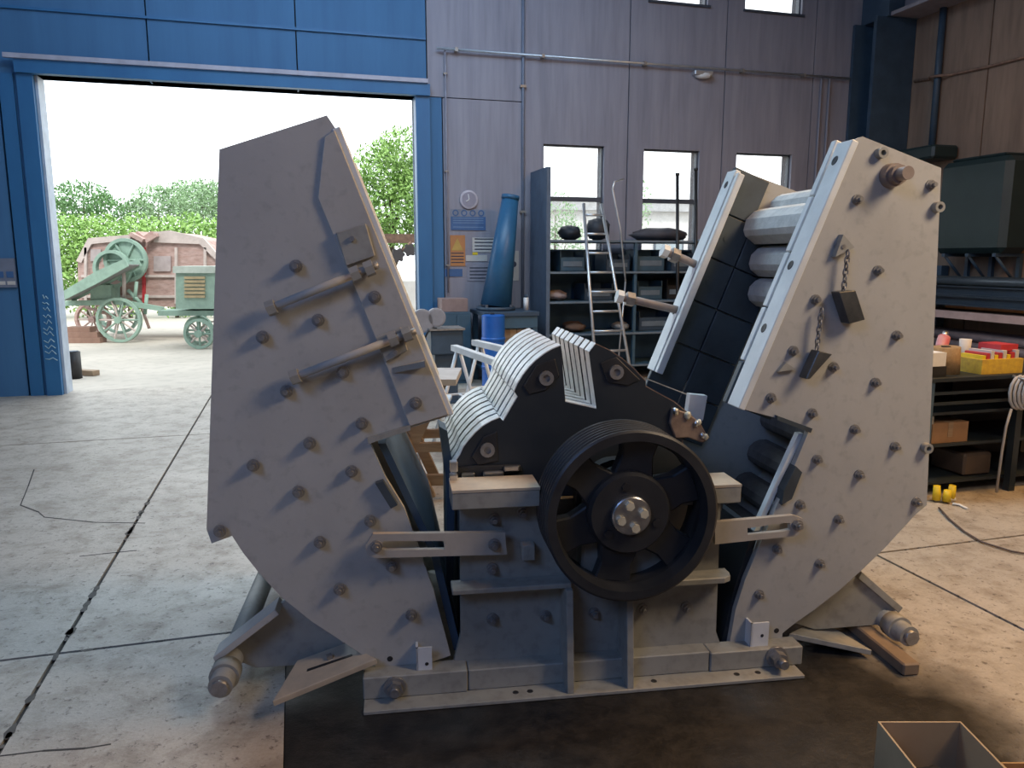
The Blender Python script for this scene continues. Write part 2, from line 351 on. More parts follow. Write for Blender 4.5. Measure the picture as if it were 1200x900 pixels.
# right wall of brown panels
wr = struct('wall_right', MB().box(W, 11.52, 11.65, ROOM['v0'], .13, 0, ROOM['h']), backing)
vj = [0, -.35, -1.78, -3.2, -4.65, -6.1, -7.55, -9.0, -10.45, -11.9, -13.35, -14.8, -16.0]
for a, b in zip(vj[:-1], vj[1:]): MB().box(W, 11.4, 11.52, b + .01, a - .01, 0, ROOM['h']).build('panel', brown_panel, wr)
struct('wall_left', MB().box(W, -6.2, -6.0, ROOM['v0'], .25, 0, ROOM['h']), veil_panel)
struct('wall_front', MB().box(W, -6.2, 11.65, -16.2, -16.0, 0, ROOM['h']), grey_panel)
struct('ceiling', MB().box(W, -6.2, 11.65, -16.2, .25, 6.6, 6.75), ceil_m)
# corner column and crane beam
cc = thing('corner_column', 'dark blue steel column in the corner behind the open crusher hood', 'column', W(11.05, -.25, 0))
MB().box(W, 10.72, 11.39, -.06, -.005, 0, 4.95).box(W, 10.72, 11.39, -.50, -.44, 0, 4.95).box(W, 11.03, 11.08, -.44, -.06, 0, 4.95).build('column_shaft', dark_blue, cc)
MB().box(W, 10.70, 11.395, -.52, -.004, 0, .03).build('base_plate', dark_blue, cc)
struct('trim_2', MB().box(W, 10.9, 11.39, -15.9, -.55, 4.95, 5.0).box(W, 11.12, 11.16, -15.9, -.55, 5.0, 5.3).box(W, 10.9, 11.39, -15.9, -.55, 5.3, 5.35), mat('crane_beam_paint', (.26, .23, .26), None, .6))
MB().box(W, 10.86, 11.39, -.55, -.005, 4.95, 5.35).build('column_head', dark_blue, cc)

# conduits on walls
c = thing('conduit', 'long thin grey conduit running along the grey panels above the windows', 'pipe', W(7.6, -.03, 4.17))
MB().tube(W(4.55, -.064, 4.2), W(10.68, -.064, 4.2), .017, 8).build('pipe', alu, c)
for u in (4.8, 5.95, 7.4, 8.9, 9.9): MB().box(W, u - .02, u + .02, -.085, 0, 4.175, 4.225).build('clip', boltm, c)
c = thing('conduit', 'vertical grey conduit on the panel joint beside the tall shelf', 'pipe', W(5.69, -.03, 0))
MB().tube(W(5.69, -.03, 0), W(5.69, -.03, 6.5), .02, 8).build('pipe', mat('blue_grey_conduit', (.16, .19, .26), None, .5), c)
for z in (.6, 2.2, 3.8, 5.4): MB().box(W, 5.65, 5.73, -.05, 0, z, z + .03).build('clip', boltm, c)
c = thing('conduit', 'thin pale conduit beside the doorway next to the round clock sign', 'pipe', W(4.66, -.025, 1.1))
MB().tube(W(4.66, -.04, 1.15), W(4.66, -.04, 4.2), .011, 8).build('pipe', mat('pale_conduit', (.30, .30, .36), None, .5), c)
for z in (1.5, 2.7, 3.9): MB().box(W, 4.635, 4.685, -.053, 0, z, z + .02).build('clip', boltm, c)
for u in (10.22, 10.36):
    one('conduit', MB().tube(W(u, -.035, .1), W(u, -.035, 4.205), .016, 8), grey_panel, 'grey painted pipe dropping from the long conduit near the corner column', 'pipe', 'twin drop pipes near the corner')
one('conduit', MB().path([W(11.375, -.56, 4.1), W(11.375, -.84, 4.075), W(11.278, -.94, 4.07), W(11.278, -1.10, 4.055), W(11.375, -1.20, 4.05), W(11.375, -1.8, 4.02), W(11.375, -6, 3.98)], .018, 8), rustm, 'dark conduit running along the brown right wall above the tank', 'pipe')
one('downpipe', MB().tube(W(11.34, -1.02, 3.09), W(11.34, -1.02, 4.95), .045, 10), dark_blue, 'dark vertical pipe on the brown wall beside the corner column', 'pipe')
lf = thing('bulkhead_lamp', 'small pale bulkhead lamp hanging on the conduit above the second window', 'lamp', W(8.28, -.09, 4.08))
MB().box(W, 8.14, 8.42, -.10, -.005, 4.10, 4.16).build('lamp_body', alu, lf, .01)
MB().sphere(W(8.28, -.06, 4.10), .12, .05, .045).build('lamp_cover', white, lf)

# ================================================================== THE CRUSHER
cr = thing('impact_crusher', 'grey primed impact crusher with both hoods swung open and a black belt pulley', 'crusher', M(.08, .6, 0))
pm = M.at
def P(pts, v): return [pm(x, y, v) for x, y in pts]
VP_ = .15                                     # plane of the side plates
# shared bolt: washer, hex nut, stub, pointing to -v
def bolt_mesh(name, r, h):
    mb = MB(); d = -M.v; o = Vector((0, 0, 0))
    mb.tube(o, o + d * (.18 * r + .004), r * 1.35, 14); mb.tube(o + d * .004, o + d * h * .6, r, 6); mb.tube(o + d * h * .5, o + d * h, r * .55, 10)
    me = mb.mesh(name, o); me.materials.append(boltm); return me
B1 = bolt_mesh('bolt', .0165, .034); BR_ = bolt_mesh('bolt', .0145, .034); B2 = bolt_mesh('bolt', .030, .05); B3 = bolt_mesh('bolt', .016, .03)
def bolts(px, v, me, parent):
    for x, y in px:
        u, z = pm(x, y, v); inst('bolt', me, M(u, v, z), parent)

# --- base
bp = MB().box(M, -.80, .874, 0, 1.36, 0, .014).build('base_plate', primer2, cr, .002)
for x, y in [(605, 805), (622, 815), (768, 793), (865, 797), (890, 793)]:
    u, z = pm(x, y, .03); MB().lathe(M(u, .045, .0142), (0, 0, 1), [(0, .0001), (.0012, .011), (0, .012)], 10).build('bolt_hole', blk, bp)
bb = []
for x0, x1, zt, dv in [(425, 548, 795, 0), (549, 832, 786, .006), (833, 941, 770, 0)]:
    u0 = pm(x0, zt, .075)[0]; u1 = pm(x1, zt - 8, .075)[0]
    bb.append(MB().box(M, u0, u1, .075 + dv, .16, .014, .100 - .004 * len(bb)).build('base_beam', primer2, cr, .004))
inst('bolt', B2, M(pm(463, 816, .072)[0], .075, .058), bb[0]); inst('bolt', bolt_mesh('bolt', .032, .075), M(pm(909, 778, .072)[0], .075, .059), bb[2])
for side in (0, 1): MB().box(M, -.80, .874, 1.24, 1.32, .014, .10).build('base_beam', primer2, cr) if side else None
# --- housing walls
hw_pts = P([(539, 590), (845, 576), (839, 740), (849, 769), (528, 792), (540, 745)], VP_)
hw = MB().poly(M, hw_pts, VP_, VP_ + .03).build('housing_wall', primer2, cr)
MB().poly(M, hw_pts, 1.20, 1.23).build('housing_wall', primer2, cr)
zt = .74
MB().poly(M, [(-.435, .02), (-.405, .02), (-.405, zt), (-.435, zt)], VP_ + .03, 1.20).build('housing_end_wall', dark_liner, cr)
MB().poly(M, [(.55, .02), (.58, .02), (.55, zt), (.52, zt)], VP_ + .03, 1.20).build('housing_end_wall', dark_liner, cr)
bolts([(579, 608), (577, 666), (577, 725), (639, 721), (575, 783), (637, 777), (696, 718), (692, 774), (753, 713), (804, 711), (747, 769), (804, 765), (612, 600)], VP_, B1, hw)
# top flanges: tan worn top, grey lip
for u0, u1, z1 in [(-.473, -.158, .795), (.376, .603, .772)]:
    f_ = MB().box(M, u0, u1, .055, .21, z1 - .072, z1 - .010).build('top_flange', primer2, cr, .003)
    MB().box(M, u0, u1, .053, .215, z1 - .010, z1).build('flange_top', tan, f_)
# shelves (middle flanges), gussets
MB().hpoly(M, [(-.475, .068), (-.035, .068), (-.035, .16), (-.475, .16)], .398, .418).build('shelf_flange', primer2, cr, .003)
MB().hpoly(M, [(.28, .068), (.56, .068), (.59, .085), (.60, .12), (.60, .16), (.28, .16)], .378, .402).build('shelf_flange', primer2, cr, .003)
for x, w_ in [(668, .026), (738, .026)]:
    u = pm(x, 760, .03)[0]
    MB().upoly(M, [(.006, .014), (.155, .014), (.155, .40), (.045, .40), (.03, .25)], u - w_ / 2, u + w_ / 2).build('gusset', primer2, cr, .002)
MB().box(M, .0, .33, .06, .16, .40, .62).build('bearing_pedestal', primer2, cr, .01)
MB().lathe(M(.146, .0, .711), -M.v, [(-.16, .0), (-.16, .16), (-.11, .16), (-.11, .0)], 32).build('bearing_housing', dark_liner, cr)
# small stop block left of the pulley
MB().box(M, -.215, -.165, .10, .15, .50, .56).build('stop_block', primer2, cr, .004)

# --- hoods
LP = [(257, 175), (383, 135), (393, 150), (527, 487), (480, 502), (432, 516), (452, 560), (474, 596), (490, 640), (508, 692), (528, 768), (447, 797), (438, 776), (420, 764),
      (400, 751), (365, 728), (330, 700), (304, 672), (285, 648), (272, 628), (248, 637), (242, 620)]
RP = [(1003, 163), (1011, 160), (1103, 197), (1086, 592), (1074, 602), (1060, 617), (1036, 643), (1010, 668), (982, 693), (955, 714), (932, 730), (917, 742), (915, 766), (853, 766), (862, 715), (873, 680), (890, 640),
      (906, 603), (930, 548), (948, 505), (910, 490), (869, 479)]
Lpts = P(LP, VP_); Rpts = P(RP, VP_)
def hood(pts, A, B, sgn, outer, edge_notch):
    """A top and B bottom of the mating edge, (u, z); sgn +1 when the hood lies to +u of the edge"""
    A = Vector(A); B = Vector(B); e1 = (B - A).normalized(); e2 = Vector((-e1.y, e1.x)) * 1
    if e2.x * sgn < 0: e2 = -e2
    L = (B - A).length
    near = MB().poly(M, pts, VP_, VP_ + .028).build('hood_side_plate', primer, cr)
    far = MB().poly(M, pts, 1.202, 1.23).build('hood_side_plate', primer, cr)
    def strip(a, b, c0, c1, v0, v1, name, m, par, bev=.003):
        q = [A + e1 * a + e2 * c0, A + e1 * b + e2 * c0, A + e1 * b + e2 * c1, A + e1 * a + e2 * c1]
        return MB().poly(M, [(p.x, p.y) for p in q], v0, v1).build(name, m, par, bev)
    fl_n = strip(.0, L, -.016, .012, VP_ - .004, VP_ + .098, 'mating_flange', lit_primer, cr)
    fl_f = strip(.0, L, -.016, .012, 1.13, 1.234, 'mating_flange', lit_primer, cr)
    # oval bolt holes in the flange
    for k in (.07, .46, .70):
        c_ = A + e1 * (L * k) - e2 * .0165
        d3 = (M.u * -e2.x + Vector((0, 0, 1)) * -e2.y)
        for fl_, v in ((fl_n, VP_ + .06), (fl_f, 1.18)):
            me = MB().lathe(M(c_.x, v, c_.y), d3, [(.0, .0001), (.0012, .017), (0, .019)], 14); me.build('bolt_hole', blk, fl_)
    # liner plates on the inner faces of both side plates
    rows = 6; h = (L + .30) / rows
    for r in range(rows):
        a, b = r * h - .02, (r + 1) * h - .026
        if a < L - .05: strip(a, min(b, L), -.010, .20, VP_ + .125, VP_ + .160, 'liner_plate', lit_primer if r < 4 else dark_liner, near)
        for cI, (c0, c1) in enumerate([(-.010, .185), (.191, .40)]):
            if (r == 0 and cI == 1) or (sgn < 0 and b > L + .01): continue
            lp = strip(a, b, c0, c1, 1.165, 1.198, 'liner_plate', dark_liner, far)
            if cI == 0 and r in (1, 2, 3):
                q = A + e1 * ((a + b) / 2) + e2 * ((c0 + c1) / 2); MB().lathe(M(q.x, 1.165, q.y), -M.v, [(0, .016), (.004, .016), (.004, .0001)], 12).build('plug', dark_liner, far)
    # edge of the far liner, paled where roof light would catch it
    strip(.02, L, -.014, -.010, 1.085, 1.118, 'liner_edge', lit_primer, far); strip(.02, L, -.010, .02, 1.085, 1.118, 'liner_edge', lit_primer, far)
    # outer shell between the two plates
    q = [Vector(p) for p in outer]; off = []
    cen = sum([Vector(p) for p in pts], Vector((0, 0))) / len(pts)
    for i, p in enumerate(q):
        a = q[max(i - 1, 0)]; b = q[min(i + 1, len(q) - 1)]; d = (b - a).normalized(); n = Vector((-d.y, d.x))
        if n.dot(cen - p) < 0: n = -n
        off.append(p + n * .02)
    sh = MB()
    for i in range(len(q) - 1):
        sh.poly(M, [tuple(q[i]), tuple(q[i + 1]), tuple(off[i + 1]), tuple(off[i])], VP_ + .028, 1.202)
    sh.build('hood_shell', primer, cr)
    return near, far, A, e1, e2, L, strip
AR, BR = pm(1003, 165, VP_), pm(869, 480, VP_); AL, BL = pm(393, 150, VP_), pm(527, 487, VP_)
nR, fR, A_, e1R, e2R, L_, stripR = hood(Rpts, AR, BR, 1, Rpts[2:11], True)
nL, fL, A2_, e1L, e2L, L2_, stripL = hood(Lpts, AL, BL, -1, [Lpts[0], Lpts[-1]] + Lpts[19:13:-1], True)
# apron bars of the right hood and their mirror images in the left hood
barc = [(1.27, 1.85, .075), (1.165, 1.755, .100), (1.19, 1.585, .088), (1.185, 1.43, .082)] + [(*pm(x, y, 1.08), r) for x, y, r in ((905, 395, .08), (910, 440, .08), (914, 492, .08), (898, 533, .078), (880, 571, .074), (864, 602, .05))]
for mir in (0, 1):
    for k, (u, z, r) in enumerate(barc):
        uu = u if not mir else .18 - u
        n = 8; prof = [(uu + r * (1.12 if i in (0, 4) else .95) * math.cos(math.pi * (i + .5) / 4), z + r * .93 * math.sin(math.pi * (i + .5) / 4)) for i in range(n)]
        MB().poly(M, prof, VP_ + .165, 1.16).build('apron_bar', castm if k < 6 else mat('apron_bar_shaded', (.16, .15, .145), (.1, .095, .09), .7, scale=16, bump=.4), cr, .018)  # lower bars use a darker copy, painting the shade deep in the hood
# doubler plates, wedges, tie rods on the left near plate
V1 = VP_ - .012
MB().poly(M, P([(392, 152), (380, 160), (372, 232), (440, 397), (480, 500), (526, 486)], V1), V1, VP_).build('doubler_plate', primer, nL, .003)
MB().poly(M, P([(394, 273), (429, 262), (440, 300), (406, 312)], V1), V1 - .02, V1).build('bracket_block', primer2, nL, .003)
MB().poly(M, P([(440, 395), (470, 383), (478, 410), (452, 424)], V1), V1 - .02, V1).build('bracket_block', primer2, nL, .003)
MB().hexa([M(*(lambda q: (q[0], v, q[1]))(pm(x, y, V1))) for x, y, v in [(460, 437, V1), (498, 428, V1), (498, 428, V1 - .05), (460, 437, V1 - .002), (460, 431, V1), (497, 421, V1), (497, 421, V1 - .05), (460, 431, V1 - .002)]]).build('wedge', primer2, nL)
for (x0, y0, x1, y1) in [(317, 361, 432, 315), (345, 442, 476, 392)]:
    vr = V1 - .035; a = pm(x0, y0, vr); b = pm(x1, y1, vr); pa = M(a[0], vr, a[1]); pb = M(b[0], vr, b[1]); d = (pb - pa).normalized()
    rod = MB().tube(pa, pb, .014, 12).build('tie_rod', primer, nL)
    for p_, q_ in ((pa, 1), (pb - d * .05, 1), (pb, 1)): MB().tube(p_ - d * .012, p_ + d * .018, .027, 6).build('nut', primer2, nL)
    MB().tube(pb, pb + d * .035, .012, 8).build('rod_end', boltm, nL)
bolts([(336, 458), (402, 436), (463, 412), (487, 472), (424, 496), (363, 519), (297, 545), (412, 552), (350, 576), (434, 610), (375, 635), (459, 663), (398, 690), (258, 622), (413, 280), (439, 348), (347, 312), (373, 375), (308, 395), (482, 720)], VP_ - .011, B1, nL)
bolts([(1004, 234), (983, 289), (1028, 317), (955, 351), (1090, 217), (1050, 393), (929, 411), (976, 430), (1025, 448), (903, 466), (951, 484), (1001, 503), (1048, 523), (957, 538), (1006, 556), (937, 591), (982, 608), (1073, 588), (910, 643), (960, 660), (889, 696)], VP_, BR_, nR)
# big hinge bolt, lugs, triangular lug
u, z = pm(1043, 206, VP_); MB().lathe(M(u, VP_, z), -M.v, [(0, .045), (.035, .042), (.035, .034), (.06, .034), (.06, .024), (.105, .024), (.105, .0001)], 20).build('lifting_pin', mat('brown_steel', (.33, .27, .24), (.24, .19, .17), .45, .5), nR)
for x, y in [(1096, 243), (1083, 524), (1030, 180)]:
    u, z = pm(x, y, VP_)
    MB().lathe(M(u, VP_ - .001, z), -M.v, [(0, .020), (.028, .020), (.028, .010), (.004, .010), (.004, .0001)], 14).build('lug', primer2, nR)
MB().poly(M, P([(983, 275), (996, 290), (974, 301)], VP_), VP_ - .03, VP_).build('triangle_lug', primer2, nR)
MB().poly(M, P([(918, 424), (930, 432), (909, 435)], VP_), VP_ - .02, VP_).build('triangle_lug', primer2, nR)
# notch blocks and lower mating flanges of the housing
MB().poly(M, P([(930, 545), (937, 552), (925, 583), (913, 590), (916, 573)], VP_), VP_ - .02, VP_ + .05).build('notch_block', dark_liner, nR)
MB().poly(M, P([(440, 565), (449, 562), (466, 590), (458, 594)], VP_ - .01), VP_ - .03, VP_ + .04).build('notch_block', dark_liner, nL)
MB().poly(M, P([(431, 512), (481, 497), (481, 502), (432, 518)], VP_), VP_ - .03, VP_).build('notch_lip', primer2, nL)
MB().poly(M, P([(908, 486), (949, 501), (947, 506), (908, 491)], VP_), VP_ - .02, VP_ + .02).build('notch_lip', dark_liner, nR)
def lowflange(px, v0, v1, m, name, t=.03, s=1):
    pts = P(px, v0); return MB().poly(M, pts + [(u + s * t, z) for u, z in reversed(pts)], v0, v1).build(name, m, cr)
lowflange([(443, 520), (505, 650), (532, 762)], VP_ + .04, 1.19, dark_blue, 'lower_flange', .028, 1)
lowflange([(942, 508), (918, 560), (890, 622)], VP_ + .03, VP_ + .06, lit_primer, 'lower_flange', .022, -1)
lowflange([(890, 622), (868, 690), (851, 762)], VP_ + .03, 1.19, blackp, 'lower_flange', .028, -1)
# slotted links
def link(px, slot, v0, v1, name):
    o = P(px, v0); i_ = P(slot, v0); n = len(o); mb = MB()
    for k in range(n):
        j = (k + 1) % n
        mb.prism([M(o[k][0], v0, o[k][1]), M(o[j][0], v0, o[j][1]), M(i_[j][0], v0, i_[j][1]), M(i_[k][0], v0, i_[k][1])],
                 [M(o[k][0], v1, o[k][1]), M(o[j][0], v1, o[j][1]), M(i_[j][0], v1, i_[j][1]), M(i_[k][0], v1, i_[k][1])])
    return mb.build(name, tan if 'x' in name else mat('link_paint', (.47, .42, .36), (.38, .34, .29), .55, scale=9), cr)
vl = .085
lk = link([(428, 640), (437, 626), (592, 624), (594, 650), (440, 654), (430, 650)], [(446, 640), (450, 634), (520, 634), (521, 644), (452, 645), (446, 643)], vl, vl + .022, 'slotted_link')
bolts([(579, 638)], vl, B1, lk); bolts([(441, 640)], vl, B1, lk)
lk2 = link([(838, 612), (930, 604), (941, 608), (941, 621), (934, 628), (838, 638)], [(876, 619), (918, 613), (926, 613), (926, 621), (918, 623), (876, 627)], vl, vl + .022, 'slotted_link')
bolts([(934, 615)], vl, B1, lk2)
MB().tube(M(pm(579, 638, vl)[0], vl, pm(579, 638, vl)[1]), M(pm(579, 638, vl)[0], VP_, pm(579, 638, vl)[1]), .02, 10).build('spacer', primer2, lk)
MB().tube(M(pm(441, 640, vl)[0], vl, pm(441, 640, vl)[1]), M(pm(441, 640, vl)[0], VP_, pm(441, 640, vl)[1]), .02, 10).build('spacer', primer2, lk)
MB().tube(M(pm(934, 615, vl)[0], vl, pm(934, 615, vl)[1]), M(pm(934, 615, vl)[0], VP_, pm(934, 615, vl)[1]), .02, 10).build('spacer', primer2, lk2)
# angle tabs near the foot of each plate
for (x0, y0, x1, y1) in [(487, 752, 506, 788), (874, 724, 893, 752)]:
    a = pm(x0, y0, VP_); b = pm(x1, y1, VP_)
    t = MB().box(M, a[0], b[0], VP_ - .05, VP_ - .042, b[1], a[1]).box(M, a[0], a[0] + .008, VP_ - .05, VP_, b[1], a[1]).build('angle_tab', white, cr)
    MB().lathe(M((a[0] + b[0]) / 2 + .01, VP_ - .0505, (a[1] + b[1]) / 2), -M.v, [(0, .0001), (.001, .006), (0, .007)], 10).build('tab_hole', blk, t)
for x, y in [(457, 772), (910, 739)]:
    u, z = pm(x, y, VP_); MB().lathe(M(u, VP_ - .0005, z), -M.v, [(0, .0001), (.001, .010), (0, .011)], 12).build('plate_hole', blk, cr)
# rods sticking out of the far side of the right hood
for pts, vv in [([(822, 313), (800, 303), (780, 295)], 1.16), ([(797, 364), (762, 356), (727, 348)], 1.16)]:
    q = [M(pm(x, y, vv)[0], vv, pm(x, y, vv)[1]) for x, y in pts]
    rod = MB().path(q, .020, 10).build('tie_rod', mat('brown_grey_rod', (.38, .32, .29), (.28, .23, .2), .6, .3), cr)
    d = (q[-1] - q[0]).normalized()
    MB().tube(q[-1] - d * .07, q[-1] - d * .03, .036, 6).build('nut', boltm, rod); MB().tube(q[-1] - d * .012, q[-1] + d * .02, .034, 6).build('nut', lit_primer, rod)

# --- hinge tubes, brackets and deflector plates under the hoods
for mir in (0, 1):
    px = (258, 805) if not mir else (1066, 746); v0 = .06 if not mir else .10
    u, z = pm(px[0], px[1], v0); 
    hb = MB().tube(M(u, v0, z), M(u, 1.3, z), .042, 20).build('hinge_tube', primer2, cr)
    MB().tube(M(u, v0 - .02, z), M(u, v0 + .02, z), .030, 8).build('hinge_pin', boltm, hb); MB().tube(M(u, v0 + .06, z), M(u, v0 + .12, z), .053, 20).build('collar', primer2, hb)
bk = [(262, 768), (322, 712), (342, 698), (404, 752), (396, 776), (300, 783)]
for vv in (.26, 1.1):
    MB().poly(M, P(bk, .26), vv, vv + .025).build('hinge_bracket', primer2, cr, .002)
    MB().poly(M, P([(255, 758), (326, 703), (331, 709), (259, 764)], .26), vv - .08, vv + .03).build('bracket_flange', primer, cr, .002)
bkr = [(930, 730), (1008, 672), (1030, 690), (1050, 716), (1036, 735), (990, 745), (955, 742)]
for vv in (.26, 1.1):
    MB().poly(M, [(u, max(z, .056)) for u, z in P(bkr, .26)], vv, vv + .025).build('hinge_bracket', primer2, cr, .002)
    MB().poly(M, P([(1007, 668), (1055, 710), (1050, 716), (1003, 676)], .26), vv - .02, vv + .12).build('bracket_flange', primer2, cr, .002)
def slab4(pts, th, name, m):
    q = [M(*(lambda r: (r[0], v, max(r[1], th + .002)))(pm(x, y, v))) for x, y, v in pts]
    n = (q[1] - q[0]).cross(q[3] - q[0]).normalized()
    if n.z < 0: n = -n
    return MB().hexa([p - n * th for p in q] + q).build(name, m, cr, .002)
d1 = slab4([(319, 822, .0), (441, 772, .10), (406, 753, .26), (348, 774, .22)], .022, 'deflector_plate', tan)
def on_slab(pts, uvs, th, name, m):     # a strip lying on the slab given by its four corners
    q = [M(*(lambda r: (r[0], v, r[1]))(pm(x, y, v))) for x, y, v in pts]; n = (q[1] - q[0]).cross(q[3] - q[0]).normalized()
    if n.z < 0: n = -n
    w = [q[0].lerp(q[1], a).lerp(q[3].lerp(q[2], a), b) + n * .0005 for a, b in uvs]
    return MB().hexa([p - n * .004 for p in w] + [p + n * th for p in w]).build(name, m, cr)
dq = [(319, 822, .0), (441, 772, .10), (406, 753, .26), (348, 774, .22)]
on_slab(dq, [(.28, .50), (.86, .42), (.87, .49), (.28, .57)], .001, 'plate_slot', blk)
on_slab(dq, [(.56, .60), (.64, .60), (.64, .72), (.56, .72)], .012, 'plate_stud', boltm)
slab4([(925, 742, .20), (1022, 762, .10), (975, 742, .33), (950, 730, .33)], .022, 'deflector_plate', primer2)
# skid rails on the floor to the right
P0 = onz(1068, 792); P1 = onz(990, 728)
d = (P1 - P0).normalized(); n_ = Vector((-d.y, d.x, 0)) * .035
P1 = P0 + d * (P1 - P0).length * 1.9
sk = MB().hexa([P0 - n_, P1 - n_, P1 + n_, P0 + n_] + [p + Vector((0, 0, .05)) for p in (P0 - n_, P1 - n_, P1 + n_, P0 + n_)])
one('skid_bar', sk, mat('brown_bar', (.30, .22, .15), (.22, .16, .11), .6, scale=9), 'brown square steel bar lying on the floor under the open right hood', 'bar', bev=.006)

# --- rotor: four double discs with slots, shaft, blow bars
RO = [(530, 566), (528, 548), (538, 533), (542, 524), (548, 516), (556, 507), (565, 499), (575, 493), (585, 489), (589, 493), (606, 464), (602, 458), (606, 449), (613, 438), (620, 429), (628, 421), (637, 414), (647, 408), (657, 404), (662, 470), (699, 478), (690, 412), (698, 402), (715, 410), (730, 420), (745, 433), (757, 446), (757, 452), (790, 470), (812, 488), (816, 500), (800, 516), (808, 545), (830, 570)]
ro = P(RO, .27); cu, cz = .146, .711
low = [(cu + .50 * math.cos(math.radians(t)), cz + .50 * math.sin(math.radians(t))) for t in range(-8, -175, -14)]
outl = ro + low
def shrink(pts, d): return [(cu + (u - cu) * (1 - d / max(math.hypot(u - cu, z - cz), .2)), cz + (z - cz) * (1 - d / max(math.hypot(u - cu, z - cz), .2))) for u, z in pts]
rt = MB().tube(M(cu, .02, cz), M(cu, 1.34, cz), .06, 24).build('rotor_shaft', steel, cr)
for k in range(4):
    v = .27 + .185 * k
    for w in (0, 1):
        vv = v + w * .09
        dsk = MB().poly(M, shrink(outl, .004), vv, vv + .072); o = dsk.build('rotor_disc', blackp, cr)
        # bare worn rim, whitened for sky light: thin band following the outline
        rim = MB(); n = len(ro)
        inn = shrink(ro, .006)
        for i in range(n - 1):
            rim.prism([M(ro[i][0], vv + .002, ro[i][1]), M(ro[i + 1][0], vv + .002, ro[i + 1][1]), M(inn[i + 1][0], vv + .002, inn[i + 1][1]), M(inn[i][0], vv + .002, inn[i][1])],
                      [M(ro[i][0], vv + .070, ro[i][1]), M(ro[i + 1][0], vv + .070, ro[i + 1][1]), M(inn[i + 1][0], vv + .070, inn[i + 1][1]), M(inn[i][0], vv + .070, inn[i][1])])
        rm = rim.build('worn_rim', rotor_edge, o)
        rm.data.materials.append(rust_edge)
        for p_ in rm.data.polygons:
            if p_.index // 6 >= RO.index((698, 402)): p_.material_index = 1
    MB().poly(M, shrink(outl, .05), v + .072, v + .09).build('spacer_disc', blackp, cr)
# rim wear pockets on the near disc
def pocket(cx, cy, pts, m=dark_liner):
    return MB().poly(M, P(pts, .27), .262, .27).build('wear_pocket', m, cr, .003)
pocket(640, 440, [(613, 452), (628, 428), (650, 420), (655, 440), (640, 457), (620, 462)], blackr)
pocket(725, 430, [(703, 425), (722, 418), (750, 445), (735, 452), (712, 448)], blackr)
pocket(570, 530, [(552, 535), (566, 512), (582, 505), (584, 540), (560, 545)], blackr)
for x, y in [(640, 443), (722, 436), (571, 527)]:
    u, z = pm(x, y, .262); MB().lathe(M(u, .262, z), -M.v, [(0, .028), (.012, .028), (.012, .014), (.002, .014), (.002, .0001)], 14).build('locking_bolt', boltm, cr)
# chipped blow bar on the right, clamp bars at the lower left
for nme, px, m, jj in [('blow_bar', [(788, 478), (805, 484), (820, 494), (831, 514), (824, 519), (806, 513), (792, 514), (785, 497)], rust_edge, 1), ('blow_bar', [(531, 562), (533, 549), (556, 546), (610, 545), (612, 553), (575, 560)], blackr, 0)]:
    pts = P(px, .255); o = MB().poly(M, pts, .255, .90).build(nme, m, cr, .004)
    if jj:
        for k in range(9):
            c_ = random.choice(pts[:5]); w_ = random.uniform(.08, .45); mc = (sum(p[0] for p in pts) / len(pts), sum(p[1] for p in pts) / len(pts)); ch = MB().sphere(M(c_[0] + (mc[0] - c_[0]) * w_, .25, c_[1] + (mc[1] - c_[1]) * w_), .012, .008, .014, 6, 4, .3).build('chip', brass if k % 3 else steel, o)
    else:
        for x0, x1, yy in [(541, 556, 557), (566, 590, 555), (590, 608, 549)]:
            a = pm(x0, yy + 3, .25); b = pm(x1, yy - 4, .25); MB().box(M, a[0], b[0], .235, .256, a[1], b[1]).build('clamp_bar', steel, o, .004)
MB().poly(M, P([(809, 462), (829, 464), (824, 492), (806, 508), (788, 500), (790, 484), (806, 484)], .40), .40, .44).build('wear_shim', lit_primer, cr)
# bolts strip at left end of housing
for y0, y1 in [(540, 552), (555, 566)]:
    a = pm(527, y1, .2); b = pm(536, y0, .2); MB().box(M, a[0], b[0], .18, .22, a[1], b[1]).build('clamp_nut', steel, cr, .003)
MB().poly(M, P([(515, 500), (524, 505), (533, 560), (531, 700), (523, 690), (524, 570)], .32), .32, .46).build('inlet_edge', dark_blue, cr)

# --- pulley
ax = -M.v; pc = M(cu, 0, cz)
prof = [(.08, .272), (.08, .302), (.075, .310)]
for k in range(6): a0 = .066 - k * .028; prof += [(a0, .310), (a0 - .006, .296), (a0 - .014, .296), (a0 - .020, .310)]
prof += [(-.11, .310), (-.11, .274), (-.02, .268), (.03, .262)]
pul = MB().lathe(pc, ax, prof, 72, True).build('belt_pulley', blackr, cr)
MB().lathe(pc, ax, [(-.07, .055), (-.07, .150), (.03, .150), (.045, .140), (.045, .055)], 40, True).build('hub', blackr, pul)
for k in range(6):
    t = math.radians(20 + 60 * k); c_, s_ = math.cos(t), math.sin(t); q = []
    for rr, w in ((.12, .075), (.20, .058), (.268, .070)): q.append((rr, w))
    pts = [(cu + r * c_ - w * s_, cz + r * s_ + w * c_) for r, w in q] + [(cu + r * c_ + w * s_, cz + r * s_ - w * c_) for r, w in reversed(q)]
    MB().poly(M, pts, -.005, .05).build('spoke', blackr, pul, .006)
for t in (100, 220, 340):
    t = math.radians(t); p_ = pc + M.u * .103 * math.cos(t) + Vector((0, 0, .103 * math.sin(t)))
    MB().tube(p_ + ax * .04, p_ + ax * .052, .016, 6).build('hub_screw', blk, pul)
sc = MB().lathe(pc, ax, [(-.05, .07), (.062, .07), (.066, .066), (.066, .0001)], 36).build('shaft_end', steel, pul)
